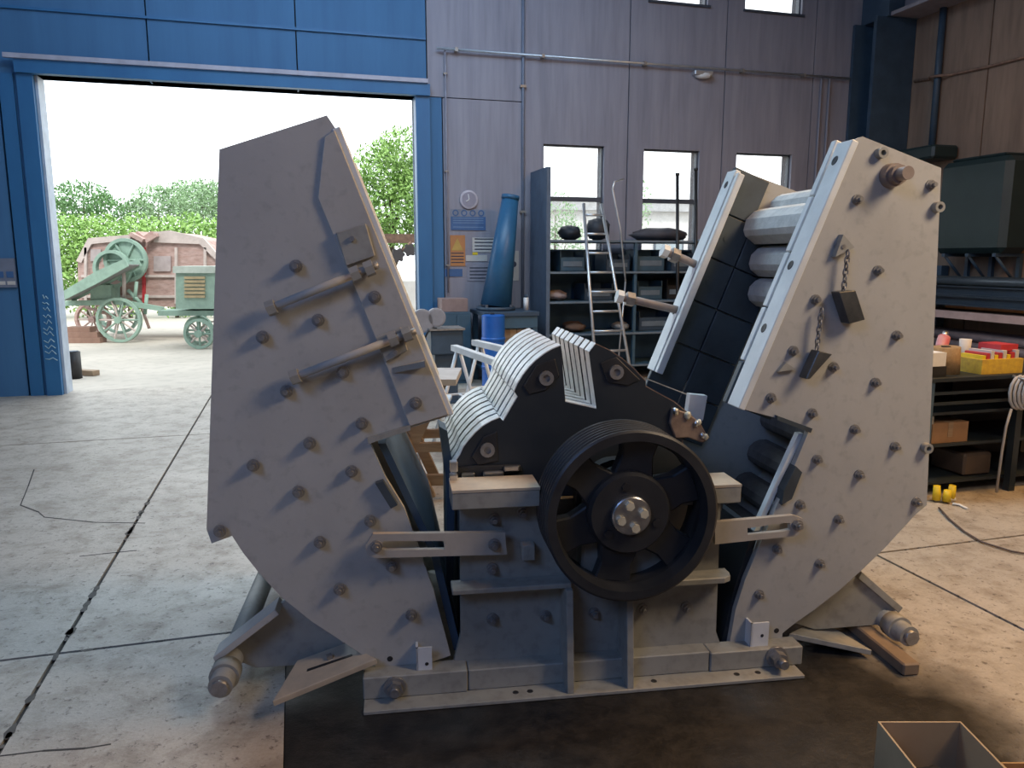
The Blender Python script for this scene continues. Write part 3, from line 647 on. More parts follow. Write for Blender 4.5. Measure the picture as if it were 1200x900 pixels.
for t in (15, 105, 195, 285):
    t = math.radians(t); p_ = pc + M.u * .042 * math.cos(t) + Vector((0, 0, .042 * math.sin(t)))
    MB().tube(p_ + ax * .064, p_ + ax * .082, .0165, 6).build('shaft_bolt', brass, pul)


# ================================================================== CHAINS ON THE RIGHT HOOD
def chain(px, label, wedge_px, wm):
    vv = VP_ - .035; pts = [M(pm(x, y, vv)[0], vv, pm(x, y, vv)[1]) for x, y in px]
    t = thing('retaining_chain', label, 'chain', pts[-1])
    n = 7
    for i in range(n):
        a = pts[0].lerp(pts[1], i / n); b = pts[0].lerp(pts[1], (i + 1) / n); d = (b - a).normalized(); L = (b - a).length * .72
        side = (M.u if i % 2 else M.v); side = (side - d * side.dot(d)).normalized(); c_ = (a + b) / 2
        loop = [c_ + d * (L * math.cos(2 * math.pi * k / 10)) + side * (.009 * math.sin(2 * math.pi * k / 10)) for k in range(10)]
        MB().path(loop, .0032, 6, True).build('link', boltm, t)
    q = P(wedge_px, vv); MB().poly(M, q, vv - .028, vv + .028).build('wedge_pin', wm, t, .003)
    return t
wm_ = mat('dark_wedge_steel', (.06, .065, .065), (.15, .15, .145), .4, .6, scale=8)
ch1 = chain([(994, 294), (988, 344)], 'thin chain with a broad dark wedge hanging below the triangular lug', [(978, 342), (998, 340), (1009, 374), (990, 379)], wm_)
ch2 = chain([(963, 362), (957, 410)], 'thin chain with a narrow slanting wedge hanging lower on the right hood', [(955, 410), (971, 414), (945, 443), (940, 443)], wm_)

# ================================================================== SIGNS
def flat(name, u0, u1, z0, z1, m, v=-.012, par=None, th=.012):
    mb = MB().box(W, u0, u1, v, v + th, z0, z1)
    return mb if par is None else mb.build(name, m, par)
t = thing('clock', 'round pale clock on the grey panel beside the doorway', 'clock', W(4.953, 0, 2.24))
MB().lathe(W(4.953, 0, 2.36), -W.v, [(0, .12), (.03, .12), (.035, .10), (.035, .0001)], 28).build('case', mat('clock_rim', (.50, .48, .55), None, .5), t)
MB().lathe(W(4.953, -.0355, 2.36), -W.v, [(0, .095), (.002, .095), (.002, .0001)], 28).build('dial', mat('clock_dial', (.30, .29, .36), None, .6), t)
for a, l in ((100, .07), (215, .05)):
    a = math.radians(a); MB().tube(W(4.953, -.04, 2.36), W(4.953 + l * math.cos(a), -.04, 2.36 + l * math.sin(a)), .006, 6).build('hand', white, t)
t = thing('safety_sign', 'blue safety sign with a row of round symbols below the clock', 'sign', W(4.947, 0, 1.966))
MB().box(W, 4.712, 5.182, -.012, 0, 1.966, 2.14).build('board', sign_blue, t)
MB().box(W, 4.712, 5.182, -.010, 0, 2.14, 2.235).build('symbol_board', mat('sign_grey', (.22, .25, .32), None, .6), t)
for k in range(4):
    MB().lathe(W(4.775 + k * .115, -.0102, 2.187), -W.v, [(0, .026), (.003, .026), (.003, .042), (0, .042)], 18).build('round_symbol', sign_blue, t)
for z in (2.115, 2.085, 2.055, 2.0): MB().box(W, 4.74, 5.15, -.014, -.012, z, z + .010).build('printed_line', mat('sign_line', (.16, .27, .45), None, .6), t)
t = thing('warning_notice', 'orange warning notice with a triangle beside the thin pale conduit', 'sign', W(4.78, 0, 1.50))
MB().box(W, 4.70, 4.90, -.010, 0, 1.50, 1.90).build('board', orange, t)
MB().poly(W, [(4.715, 1.70), (4.875, 1.70), (4.795, 1.86)], -.013, -.010).build('triangle', mat('notice_yellow', (.55, .36, .10), None, .7), t)
for z in (1.54, 1.58, 1.62, 1.66): MB().box(W, 4.71, 4.88, -.012, -.010, z, z + .012).build('printed_line', ink, t)
for i, (u0, u1, z0, z1, m, lab) in enumerate([(5.00, 5.40, 1.68, 1.87, paper, 'pale paper notice with printed lines beside the orange notice'), (4.91, 5.20, 1.56, 1.64, paper, 'narrow pale notice strip under the larger paper'), (4.62, 4.86, 1.36, 1.46, sign_blue, 'small blue plate under the orange warning notice'),
        (4.93, 5.30, 1.30, 1.53, mat('grey_notice', (.32, .31, .36), None, .7), 'grey notice with dark rows of print behind the tilted blue post'), (5.58, 5.72, 1.30, 1.70, paper, 'tall pale notice with a dark mark beside the vertical conduit'), (5.00, 5.07, 1.643, 1.678, yellow, 'tiny yellow sticker between the paper notices')]):
    t = thing('notice', lab, 'sign', W((u0 + u1) / 2, 0, z0))
    if i == 4: u0, u1 = 5.50, 5.64
    MB().box(W, u0, u1, -.008, 0, z0, z1).build('sheet', m, t)
    if i in (0, 3):
        for k in range(4): MB().box(W, u0 + .03, u1 - .05 * (k % 2) - .03, -.0095, -.008, z0 + .03 + k * .045, z0 + .045 + k * .045).build('printed_line', ink, t)
    if i == 4: MB().lathe(W(5.57, -.008, 1.52), -W.v, [(0, .04), (.002, .04), (.002, .0001)], 14).build('mark', ink, t)
t = thing('notice_board', 'grey board with dark marks on the blue panel left of the doorway', 'board', W(-.42, -.02, 1.27))
MB().box(W, -.68, -.37, -.03, 0, 1.27, 1.60).build('board', mat('board_grey', (.17, .20, .27), None, .6), t)
for k in range(3): MB().box(W, -.66 + k * .10, -.59 + k * .10, -.034, -.03, 1.38, 1.45).build('mark', sign_blue, t); MB().box(W, -.66 + k * .10, -.58 + k * .10, -.034, -.03, 1.30, 1.34).build('mark', paper, t)
t = thing('round_sign', 'round dark blue sign high on the panel left of the doorway', 'sign', W(-.60, 0, 2.22))
MB().lathe(W(-.60, 0, 2.34), -W.v, [(0, .15), (.012, .15), (.012, .0001)], 24).build('disc', sign_blue, t)
MB().lathe(W(-.60, -.0125, 2.34), -W.v, [(0, .10), (.003, .10), (.003, .125), (0, .125)], 24).build('ring', mat('ring_blue', (.10, .22, .42), None, .6), t)
t = thing('scribble', 'pale blue hand-painted scribble running down the blue door frame', 'marking', W(-.14, -.064, .40))
for k in range(11):
    z = 1.17 - k * .072; w = .035 + .004 * k; u = -.085 + .0 * k
    q = [W(u - w * .8 + random.uniform(-.01, .01), -.0615, z + random.uniform(-.015, .015)), W(u - w * .2, -.0615, z - .03 + random.uniform(-.015, .015)), W(u + w * .3, -.0615, z + random.uniform(-.01, .02)), W(u + w * .9, -.0615, z - .035)]
    MB().path(q, .006, 5).build('stroke', chalk, t)

# ================================================================== BACK OF THE HALL
# bench with tilted blue post, drum, cartons
t = thing('workbench', 'dark teal workbench with an apron under the tilted blue post', 'bench', W(5.35, -.55, 0))
MB().box(W, 4.93, 5.64, -.95, -.12, .89, .94).build('bench_top', dark_blue, t, .004)
MB().box(W, 5.05, 5.62, -.93, -.90, .74, .89).build('apron', teal, t)
for u in (4.96, 5.56):
    for v in (-.92, -.22): MB().box(W, u, u + .06, v, v + .06, 0, .89).build('leg', teal, t)
MB().box(W, 4.98, 5.60, -.90, -.15, .18, .21).build('lower_shelf', teal, t)
t = thing('blue_post', 'tall tapered blue steel post standing tilted on the teal workbench', 'post', W(5.22, -.5, .94))
a = W(5.19, -.5, .99); b = W(5.40, -.45, 2.36); d = (b - a).normalized()
MB().tube(a, b, .20, 24, .105).build('post_shaft', blue_gas, t)
MB().tube(b - d * .02, b + d * .03, .115, 24).build('cap', blue_gas, t)
MB().tube(W(5.19, -.5, .942), W(5.19, -.5, .985), .25, 24).build('foot_plate', dark_blue, t)
for k in range(4):
    p_ = W(5.19 + .225 * math.cos(k * 1.57 + .78), -.5 + .225 * math.sin(k * 1.57 + .78), .985); MB().tube(p_, p_ + Vector((0, 0, .03)), .018, 6).build('bolt', steel, t)
t = thing('spray_can', 'small white spray can on the right end of the teal workbench', 'can', W(5.56, -.62, .94))
MB().tube(W(5.56, -.62, .94), W(5.56, -.62, 1.10), .033, 14).build('can_body', white, t); MB().tube(W(5.56, -.62, 1.10), W(5.56, -.62, 1.14), .02, 12).build('cap', dark_blue, t)
t = thing('blue_drum', 'bright blue plastic drum standing at the left end of the workbench', 'drum', W(5.02, -1.18, 0))
MB().lathe(W(4.99, -1.15, 0), (0, 0, 1), [(0, .0001), (0, .14), (.28, .14), (.29, .148), (.31, .148), (.32, .14), (.62, .14), (.63, .148), (.65, .148), (.66, .14), (.92, .14), (.93, .12), (.93, .0001)], 28).build('drum_body', bluepl, t)
MB().tube(W(4.99, -1.10, .93), W(4.99, -1.10, .95), .03, 12).build('bung', blk, t)
for u0, u1, lab in [(5.02 + .12, 5.36, 'tan cardboard carton under the teal workbench next to the blue drum'), (5.37, 5.545, 'brown taped carton under the right end of the teal workbench')]:
    t = thing('cardboard_carton', lab, 'box', W((u0 + u1) / 2, -.6, .21), 'cartons under the workbench')
    MB().box(W, u0, u1, -.88, -.45, .211, .72).build('carton', card, t); MB().box(W, (u0 + u1) / 2 - .03, (u0 + u1) / 2 + .03, -.882, -.45, .4, .722).build('tape', wood, t)
t = thing('low_cabinet', 'dark teal cabinet against the panel under the warning notice', 'cabinet', W(4.7, -.3, 0))
MB().box(W, 4.48, 4.86, -.50, -.06, 0, .92).build('cabinet_body', teal, t, .004)
for k in range(2): d_ = MB().box(W, 4.49 + k * .185, 4.665 + k * .185, -.512, -.50, .05, .88).build('door', teal, t); MB().box(W, 4.64 + k * .03, 4.655 + k * .03, -.53, -.512, .5, .6).build('handle', boltm, d_)
one('carton', MB().box(W, 4.50, 4.84, -.42, -.10, .921, 1.09), mat('pink_card', (.33, .24, .22), None, .8), 'flat pinkish carton lying on the low teal cabinet', 'box', bev=.004)
# grinder on pedestal
gv = -1.7
def wp(x, y, v): u, z = W.at(x, y, v); return W(u, v, z)
t = thing('bench_grinder', 'dark bench grinder with two round grey wheel guards on a pedestal', 'grinder', (wp(518, 470, gv).x, wp(518, 470, gv).y, 0))
u0 = W.at(503, 390, gv)[0]; u1 = W.at(540, 390, gv)[0]; zt_ = W.at(520, 386, gv)[1]; zb = W.at(520, 414, gv)[1]
MB().box(W, u0, u1, gv - .12, gv + .2, zb, zt_).build('motor_box', dark_blue, t, .01)
MB().box(W, u0 - .02, u1 + .02, gv - .15, gv + .22, zt_, zt_ + .02).build('top_tray', boltm, t)
MB().box(W, u0 + .05, u1 - .05, gv - .05, gv + .15, .02, zb).build('pedestal', dark_blue, t); MB().box(W, u0 - .03, u1 + .03, gv - .15, gv + .25, 0, .02).build('foot', dark_blue, t)
for x, y, r in [(495, 376, .13), (511, 372, .105)]:
    p_ = wp(x, y, gv); MB().lathe(p_ + W.v * .04, -W.v, [(0, .0001), (0, r), (.07, r), (.075, r * .85), (.075, .0001)], 22).build('wheel_guard', mat('grey_guard', (.30, .30, .33), None, .5), t)
p_ = wp(503, 374, gv) + W.v * .04; MB().tube(p_ - W.u * .16, p_ + W.u * .16, .03, 10).box(W, W.uv(p_)[0] - .03, W.uv(p_)[0] + .06, gv + .03, gv + .08, zt_, p_.z).build('spindle', boltm, t)
MB().path([wp(498, 412, gv - .1), wp(497, 398, gv - .14), wp(502, 388, gv - .14), wp(512, 385, gv - .13)], .012, 6).build('cable', blk, t)
# white sawhorses
def sawhorse(a, b, label):
    a = Vector(a); b = Vector(b); d = (b - a).normalized(); n = Vector((-d.y, d.x, 0)); c_ = (a + b) / 2
    t = thing('sawhorse', label, 'trestle', (c_.x, c_.y, 0), 'white steel sawhorses')
    up = Vector((0, 0, 1)); w = .03
    MB().hexa([p + n * s * w + up * h for h in (-.05, 0) for p, s in ((a, -1), (b, -1), (b, 1), (a, 1))]).build('rail', white, t)
    for p, q in ((a, 1), (b, -1)):
        e = p + d * q * .12
        for s in (-1, 1):
            f_ = e + n * s * .24; MB().tube(e + n * s * .015 - up * .05, Vector((f_.x, f_.y, 0)), .016, 8).build('leg', white, t)
        MB().tube(e - up * .42 + n * .13, e - up * .42 - n * .13, .010, 6).build('brace', white, t)
    MB().tube(a + d * .12 - up * .42, b - d * .12 - up * .42, .010, 6).build('stretcher', white, t)
sawhorse(onz(532, 404, .85), onz(588, 423, .85), 'white steel sawhorse standing next to the white stool')
sawhorse(onz(556, 398, .87), onz(600, 408, .87), 'white steel sawhorse standing close to the blue drum')
t = thing('stool', 'low white stool with thin legs beside the white sawhorse', 'stool', (-.62, 6.05, 0)); sx, sy = t.location.x, t.location.y
MB().box(G, sx - .13, sx + .13, sy - .14, sy + .14, .47, .50).build('seat', white, t, .006)
for a in (-.11, .11):
    for b in (-.12, .12): MB().tube((sx + a * .9, sy + b * .9, .47), (sx + a * 1.1, sy + b * 1.1, 0), .014, 8).build('leg', alu, t)
one('rag', MB().sphere((sx - .02, sy, .535), .10, .08, .035, 10, 6, .25), mat('pink_rag', (.42, .33, .33), None, .9), 'crumpled pinkish rag lying on the white stool', 'cloth')
# wooden trestle seen through the gap beside the left hood
t = thing('wooden_trestle', 'dark wooden trestle with crossed legs and a pale top behind the left crusher hood', 'trestle', (-.72, 5.02, 0))
def plank(a, b, w, h, name, par, m=wood):
    a = Vector(a); b = Vector(b); d = (b - a).normalized(); s = d.cross(Vector((0, 1, 0))).normalized() * h / 2; n = Vector((0, 1, 0)) * w / 2
    return MB().hexa([a - s - n, a + s - n, a + s + n, a - s + n, b - s - n, b + s - n, b + s + n, b - s + n]).build(name, m, par)
for y in (4.95, 5.35):
    plank((-.82, y, .03), (-.47, y, .78), .04, .07, 'leg', t); plank((-.54, y - .04, .03), (-.86, y - .04, .78), .04, .07, 'leg', t); plank((-.86, y, .36), (-.40, y, .37), .045, .06, 'stretcher', t)
plank((-.92, 4.97, .13), (-.38, 4.97, .14), .05, .07, 'stretcher', t)
MB().box(G, -1.0, -.36, 4.88, 5.42, .79, .83).build('top_board', mat('pale_board', (.52, .49, .47), (.42, .39, .37), .7, scale=6), t)

# shelving under the windows
t = thing('shelving_unit', 'long dark teal shelving unit standing under the windows', 'shelf', W(7.0, -.45, 0))
MB().box(W, 5.78, 5.83, -.78, -.08, 0, 2.72).build('side_panel', mat('blue_grey_side', (.10, .145, .21), None, .55), t)
MB().box(W, 8.20, 8.25, -.78, -.08, 0, 1.86).build('side_panel', teal, t)
MB().box(W, 5.83, 8.20, -.09, -.07, 0, 1.66).build('back_panel', teal, t)
SH = [.20, .63, 1.05, 1.43, 1.83]
shelf_edge = mat('shelf_edge', (.16, .21, .26), None, .5)
for z in SH:
    s_ = MB().box(W, 5.83, 8.20, -.76, -.09, z - .03, z).build('shelf', teal, t); MB().box(W, 5.83, 8.20, -.775, -.76, z - .025, z).build('front_edge', shelf_edge, s_)
for u in (7.0,): MB().box(W, u, u + .04, -.76, -.72, 0, 1.83).build('upright', teal, t)
grp = 'things stored on the shelving unit'
def shelf_bin(u0, u1, z, h, m, lab, v=-.62):
    t = thing('storage_bin', lab, 'bin', W((u0 + u1) / 2, v + .15, z), grp)
    mb = MB(); th = .012
    mb.box(W, u0, u1, v, v + .4, z, z + th).box(W, u0, u0 + th, v, v + .4, z, z + h).box(W, u1 - th, u1, v, v + .4, z, z + h).box(W, u0, u1, v, v + th, z, z + h * .7).box(W, u0, u1, v + .4 - th, v + .4, z, z + h)
    mb.build('bin_body', m, t); MB().box(W, u0 + .04, u1 - .04, v - .006, v, z + h * .25, z + h * .5).build('label_holder', shelf_edge, t)
def sack(u, z, ru, rz, m, lab, name='sack', v=-.45):
    one(name, MB().sphere(W(u, v, z + rz * .96), ru, .2, rz, 14, 8, .13), m, lab, 'sack', grp)
black_tarp = mat('black_tarp', (.03, .035, .045), None, .6)
sack(6.21, 1.83, .15, .10, black_tarp, 'small black folded tarp on the top shelf left of the ladder'); sack(6.60, 1.83, .16, .15, black_tarp, 'tall black bundle on the top shelf right behind the ladder')
sack(7.55, 1.83, .40, .09, mat('brown_tarp', (.07, .065, .075), None, .7), 'wide dark brown tarp on the top shelf behind the upright rods', v=-.36)
sack(6.02, 1.05, .15, .07, mat('pink_sack', (.42, .34, .33), (.34, .27, .26), .9), 'pale pink sack on the middle shelf beside the side panel')
sack(6.28, .63, .16, .07, mat('brown_sack', (.16, .10, .07), None, .9), 'brown lump on the low shelf below the pink sack')
sack(6.95, .63, .13, .06, mat('pale_sack', (.36, .36, .36), None, .9), 'pale grey bundle on the low shelf behind the ladder rungs')
for u0, u1, z, h, m, lab in [(6.02, 6.36, 1.43, .26, teal, 'dark teal bin on the upper shelf next to the side panel'), (6.66, 7.0, 1.43, .22, dark_blue, 'dark blue bin on the upper shelf behind the ladder'), (7.10, 7.50, 1.43, .28, teal, 'wide teal bin on the upper shelf right of the upright'), (7.60, 8.05, 1.43, .24, dark_blue, 'dark blue bin on the upper shelf by the far side panel'),
        (6.36, 6.76, 1.05, .22, dark_blue, 'dark blue bin on the middle shelf behind the ladder'), (7.12, 7.48, 1.05, .25, teal, 'teal bin on the middle shelf right of the upright'), (7.55, 8.0, 1.05, .27, blk, 'black bin on the middle shelf by the far side panel'), (7.15, 7.6, .63, .26, dark_blue, 'dark blue bin on the low shelf right of the upright'), (7.68, 8.1, .63, .22, red, 'dark red bin on the low shelf by the far side panel')]:
    shelf_bin(u0, u1, z, h, m, lab)
for u, zt_, lab in [(7.60, 2.70, 'shorter black rod leaning on the shelving unit in front of the second window'), (7.87, 2.77, 'taller black rod leaning on the shelving unit in front of the second window')]:
    t = thing('steel_rod', lab, 'rod', W(u, -.975, 0), 'upright rods at the window')
    MB().tube(W(u - .03, -.975, 0), W(u, -.972 + .0956 * zt_, zt_), .022, 10).build('rod', blk, t); MB().tube(W(u, -.972 + .0956 * (zt_ - .03), zt_ - .03), W(u, -.972 + .0956 * zt_, zt_ + .002), .028, 10).build('collar', blk, t)
# ladder
t = thing('ladder', 'slim aluminium ladder leaning on the shelving unit', 'ladder', W(6.43, -1.3, 0))
def lad(s, k): # s: -1/1 side, k 0..1 from foot to top
    return W(6.43 - .06 * k + s * (.24 - .12 * k), -1.55 + .72 * k, 2.28 * k)
for s in (-1, 1): MB().tube(lad(s, .006), lad(s, 1), .020, 8).build('stile', alu, t)
for k in range(1, 10): MB().tube(lad(-1, k / 9.6), lad(1, k / 9.6), .016, 8).build('rung', alu, t)
t = thing('bent_tube', 'thin bent grey tube leaning on the wall above the ladder', 'tube', W(6.75, -1.0, 0))
MB().path([wp(733, 330, -.85), wp(727, 270, -.8), wp(718, 222, -.75), wp(720, 213, -.74), wp(730, 210, -.70)], .012, 8).build('tube', alu, t)
MB().path([wp(733, 330, -.85), W(6.72, -.9, 0.01)], .012, 8).build('lower_tube', alu, t)

# ================================================================== RIGHT SIDE
t = thing('storage_tank', 'dark green tank with rounded corners mounted on the brown wall', 'tank', W(11.1, -2.2, 1.62))
MB().box(W, 10.92, 11.36, -2.68, -1.62, 1.66, 2.82).build('tank_body', tankm, t, .07)
MB().box(W, 10.98, 11.30, -2.55, -1.75, 2.82, 2.86).build('tank_lid', tankm, t, .02)
for v in (-1.78, -2.15, -2.55):
    MB().box(W, 10.95, 11.39, v - .025, v + .025, 1.62, 1.66).box(W, 11.34, 11.39, v - .025, v + .025, 1.22, 1.62).build('bracket', dark_blue, t); MB().tube(W(10.98, v, 1.63), W(11.36, v, 1.26), .018, 8).build('strut', dark_blue, t)
t = thing('extractor_unit', 'dark boxy extractor unit on the wall between column and tank', 'fan', W(11.15, -.9, 2.85))
MB().box(W, 10.96, 11.39, -1.45, -.62, 2.92, 3.10).build('unit_body', tankm, t, .03); MB().tube(W(11.1, -.8, 2.8), W(11.1, -.8, 2.92), .09, 16).build('duct_stub', dark_blue, t)
# bar rack along the right wall
rk = thing('bar_rack', 'dark cantilever rack along the brown wall carrying steel bars', 'rack', W(11.0, -3.6, 0))
for v in (-1.42, -3.5, -5.2):
    MB().box(W, 11.25, 11.37, v - .05, v + .05, 0, 1.5).build('upright', dark_blue, rk)
    for z in (.48, .86, 1.02): MB().box(W, 10.55, 11.25, v - .03, v + .03, z - .05, z).build('arm', dark_blue, rk)
    MB().box(W, 10.6, 11.37, v - .05, v + .05, 0, .04).build('foot', dark_blue, rk)
def bar(kind, u, z, s, m, lab, g_, v0=-5.6, v1=-1.3):
    mb = MB()
    if kind == 'pipe': mb.tube(W(u, v0, z + s), W(u, v1, z + s), s, 12); nm = 'steel_pipe'
    elif kind == 'beam':
        mb.box(W, u - s, u + s, v0, v1, z, z + .015).box(W, u - .012, u + .012, v0, v1, z + .015, z + 2 * s - .015).box(W, u - s, u + s, v0, v1, z + 2 * s - .015, z + 2 * s); nm = 'steel_beam'
    else: mb.box(W, u - s, u + s, v0, v1, z, z + 2 * s); nm = 'steel_bar'
    return one(nm, mb, m, lab, nm.split('_')[1], g_)
barblue = mat('blue_black_bar', (.035, .055, .085), (.05, .07, .09), .4, .4, scale=3)
for k in range(5): bar('beam', 10.62 + k * .135, 1.021, .06, barblue, 'dark blue steel beam in the lower layer on the top rack arms', 'beams in the lower layer of the top arms')
for k in range(4): bar('beam', 10.66 + k * .14, 1.143, .06, barblue, 'dark blue steel beam in the upper layer on the top rack arms', 'beams in the upper layer of the top arms')
for k in range(4): bar('pipe', 10.64 + k * .13, 1.264, .055, mat('grey_blue_pipe', (.10, .13, .16), (.06, .08, .10), .35, .5), 'grey blue pipe lying on top of the dark beams', 'pipes on top of the beams')
bar('bar', 10.60, .861, .045, mat('pink_primer', (.45, .33, .31), None, .6), 'pale pink primed square bar on the middle rack arms', None)
for k in range(3): bar('bar', 10.74 + k * .13, .861, .045, rustm, 'rusty square bar behind the pink bar on the middle arms', 'rusty bars on the middle arms')
for k in range(5): bar('pipe', 10.60 + k * .125, .481, .055, mat('mauve_steel', (.20, .16, .17), (.12, .10, .11), .5, .3), 'dull mauve pipe in the bottom layer on the low rack arms', 'pipes in the bottom layer of the low arms')
for k in range(4): bar('pipe', 10.66 + k * .125, .583, .055, mat('mauve_steel', (0, 0, 0)), 'dull mauve pipe in the second layer on the low rack arms', 'pipes in the second layer of the low arms')
# steel bench cabinet
bench_m = mat('blackened_bench_steel', (.014, .024, .034), (.010, .016, .022), .5)
bu0, bv = 6.66, -6.1
t = thing('steel_bench', 'open dark blue steel bench with shelves under the bar rack', 'bench', W(7.4, -5.8, 0))
MB().box(W, bu0 - .02, 8.2, bv - .02, -5.48, .80, .83).build('bench_top', bench_m, t, .004)
for u in (bu0, 7.42, 8.14): MB().box(W, u, u + .05, bv, bv + .05, 0, .80).build('leg', mat('blue_leg', (.06, .11, .17), None, .5) if u == bu0 else bench_m, t); MB().box(W, u, u + .05, -5.55, -5.5, 0, .80).build('leg', bench_m, t)
for z in (.10, .36, .58): MB().box(W, bu0 + .05, 8.14, bv + .06, -5.5, z - .02, z).build('shelf', bench_m, t)
MB().box(W, bu0, 8.19, -5.5, -5.485, .05, .80).build('back_panel', mat('dark_back', (.02, .028, .035), None, .6), t)
for z in (.71, .64): MB().box(W, bu0 + .05, 7.42, bv + .005, bv + .02, z, z + .02).build('front_rail', bench_m, t)
g2 = 'things on the steel bench'
t = thing('carton', 'white carton at the end of the steel bench next to the burlap roll', 'box', W(6.69, -5.9, .831), g2)
MB().box(W, 6.66, 6.80, -6.08, -5.75, .90, .99).build('carton', white, t); MB().box(W, 6.655, 6.805, -6.085, -5.745, .831, .90).build('tray', blk, t)
t = thing('burlap_roll', 'brown burlap roll standing on the steel bench', 'roll', W(6.93, -5.95, .831), g2)
MB().tube(W(6.93, -5.95, .831), W(6.92, -5.95, 1.01), .09, 18).build('roll', mat('burlap', (.30, .20, .10), (.22, .14, .07), .95, scale=40, bump=.4), t); MB().tube(W(6.92, -5.95, 1.01), W(6.92, -5.95, 1.014), .03, 12).build('core', blk, t)
t = thing('power_drill', 'pinkish red power tool lying behind the burlap roll', 'drill', W(7.1, -5.9, .831), g2)
MB().tube(W(7.07, -5.74, .90), W(7.17, -5.68, 1.04), .042, 12).build('tool_body', mat('pink_red', (.50, .12, .15), (.45, .3, .3), .5, scale=15), t); MB().box(W, 7.055, 7.10, -5.77, -5.71, .829, .91).build('grip', blk, t); MB().tube(W(7.17, -5.68, 1.04), W(7.195, -5.665, 1.075), .02, 10).build('chuck', steel, t)
t = thing('snack_box', 'yellow and red open carton full of small packs on the bench', 'box', W(7.3, -5.9, .831), g2)
MB().box(W, 7.10, 7.45, -6.08, -5.82, .831, .93).build('tray', mat('yellow_print', (.65, .45, .05), (.45, .28, .05), .6, scale=25), t)
for k in range(9): u = 7.12 + .035 * k; MB().box(W, u, u + .028, -6.06, -5.88, .93, .955 + .015 * (k % 3)).build('pack', [yellow, red, paper][k % 3], t)
MB().box(W, 7.30, 7.45, -6.03, -5.85, .975, 1.02).build('red_pack', red, t)
one('paper_cup', MB().tube(W(7.30, -5.74, .831), W(7.30, -5.74, 1.03), .03, 14, .04), paper, 'pale paper cup behind the yellow carton on the bench', 'cup', g2)
t = thing('cardboard_box', 'brown cardboard box on the low shelf inside the steel bench', 'box', W(6.95, -5.85, .36), g2)
MB().box(W, 6.80, 7.10, -6.02, -5.7, .361, .50).build('carton', mat('dim_card', (.30, .17, .09), None, .8), t); MB().box(W, 6.93, 6.97, -6.022, -5.7, .40, .502).build('tape', wood, t)
one('toolbox', MB().box(W, 7.12, 7.36, -6.0, -5.7, .101, .26), mat('brown_black', (.07, .05, .04), None, .6), 'dark brown toolbox on the bottom shelf of the steel bench', 'box', g2, .015)
t = thing('spirit_level', 'blue metal hand tool standing upright inside the steel bench', 'tool', W(6.86, -6.02, .361)); MB().box(W, 6.755, 6.78, -6.03, -6.0, .360, .53).build('handle', mat('tool_blue', (.08, .16, .26), None, .4), t); MB().box(W, 6.745, 6.79, -6.035, -5.995, .50, .555).build('head', boltm, t)
# yellow plug, cables
yp = onz(1106, 588); yu, yv = W.uv(yp)
t = thing('cable_plug', 'yellow plug lying on the floor in front of the bench leg', 'plug', yp)
for k, (a, b) in enumerate([(-.05, .0), (.0, -.03), (.05, .01)]): MB().tube(yp + Vector((a, b, .015)), yp + Vector((a * 1.1, b, .11 - .02 * (k % 2))), .028, 12, .022).build('plug_body', yellow, t)
MB().tube(yp + Vector((-.06, 0, .02)), yp + Vector((.07, 0, .02)), .018, 8).build('plug_base', white, t)
one('cable', MB().path([onz(1100, 597) + Vector((0, 0, .012)), onz(1112, 610) + Vector((0, 0, .010)), onz(1130, 625) + Vector((0, 0, .010)), onz(1150, 637) + Vector((0, 0, .010)), onz(1185, 648) + Vector((0, 0, .010)), onz(1225, 655) + Vector((0, 0, .010))], .006, 6), mat('brown_cable', (.09, .06, .05), None, .6), 'dark thin cable lying across the tan floor by the bench', 'cable')
one('cable', MB().path([onz(1116, 592) + Vector((0, 0, .009)), onz(1124, 593) + Vector((0, 0, .009)), onz(1134, 598) + Vector((0, 0, .009))], .009, 6), white, 'short white cable end on the floor beside the yellow plug', 'cable')
t = thing('hose_coil', 'grey coiled hose hanging on the end of the steel bench', 'hose', wp(1196, 500, -6.2))
for k in range(4):
    c_ = W.at(1200, 461, -6.2); MB().path([W(c_[0] + .02 * k + .075 * math.cos(a * .524), -6.16 - .015 * k, c_[1] + .11 * math.sin(a * .524)) for a in range(12)], .011, 6, True).build('loop', mat('grey_hose', (.40, .40, .41), None, .6), t)
c_ = W.at(1190, 480, -6.2); MB().path([W(c_[0], -6.17, c_[1]), W(c_[0] - .03, -6.17, c_[1] - .12), W(c_[0] - .02, -6.15, c_[1] - .3), W(c_[0] - .03, -6.15, .02)], .009, 6).build('hanging_end', mat('grey_hose', (0, 0, 0)), t)
c_ = W.at(1200, 440, -6.2); MB().tube(W(c_[0], -6.26, c_[1] - .03), W(c_[0], -6.12, c_[1] - .02), .012, 8).build('hook', boltm, t)
one('work_boot', MB().path([W(7.47, -6.22, .05), W(7.52, -6.22, .05), W(7.58, -6.22, .07), W(7.60, -6.22, .16)], .048, 10), blk, 'black rubber boot on the floor in front of the steel bench', 'boot')

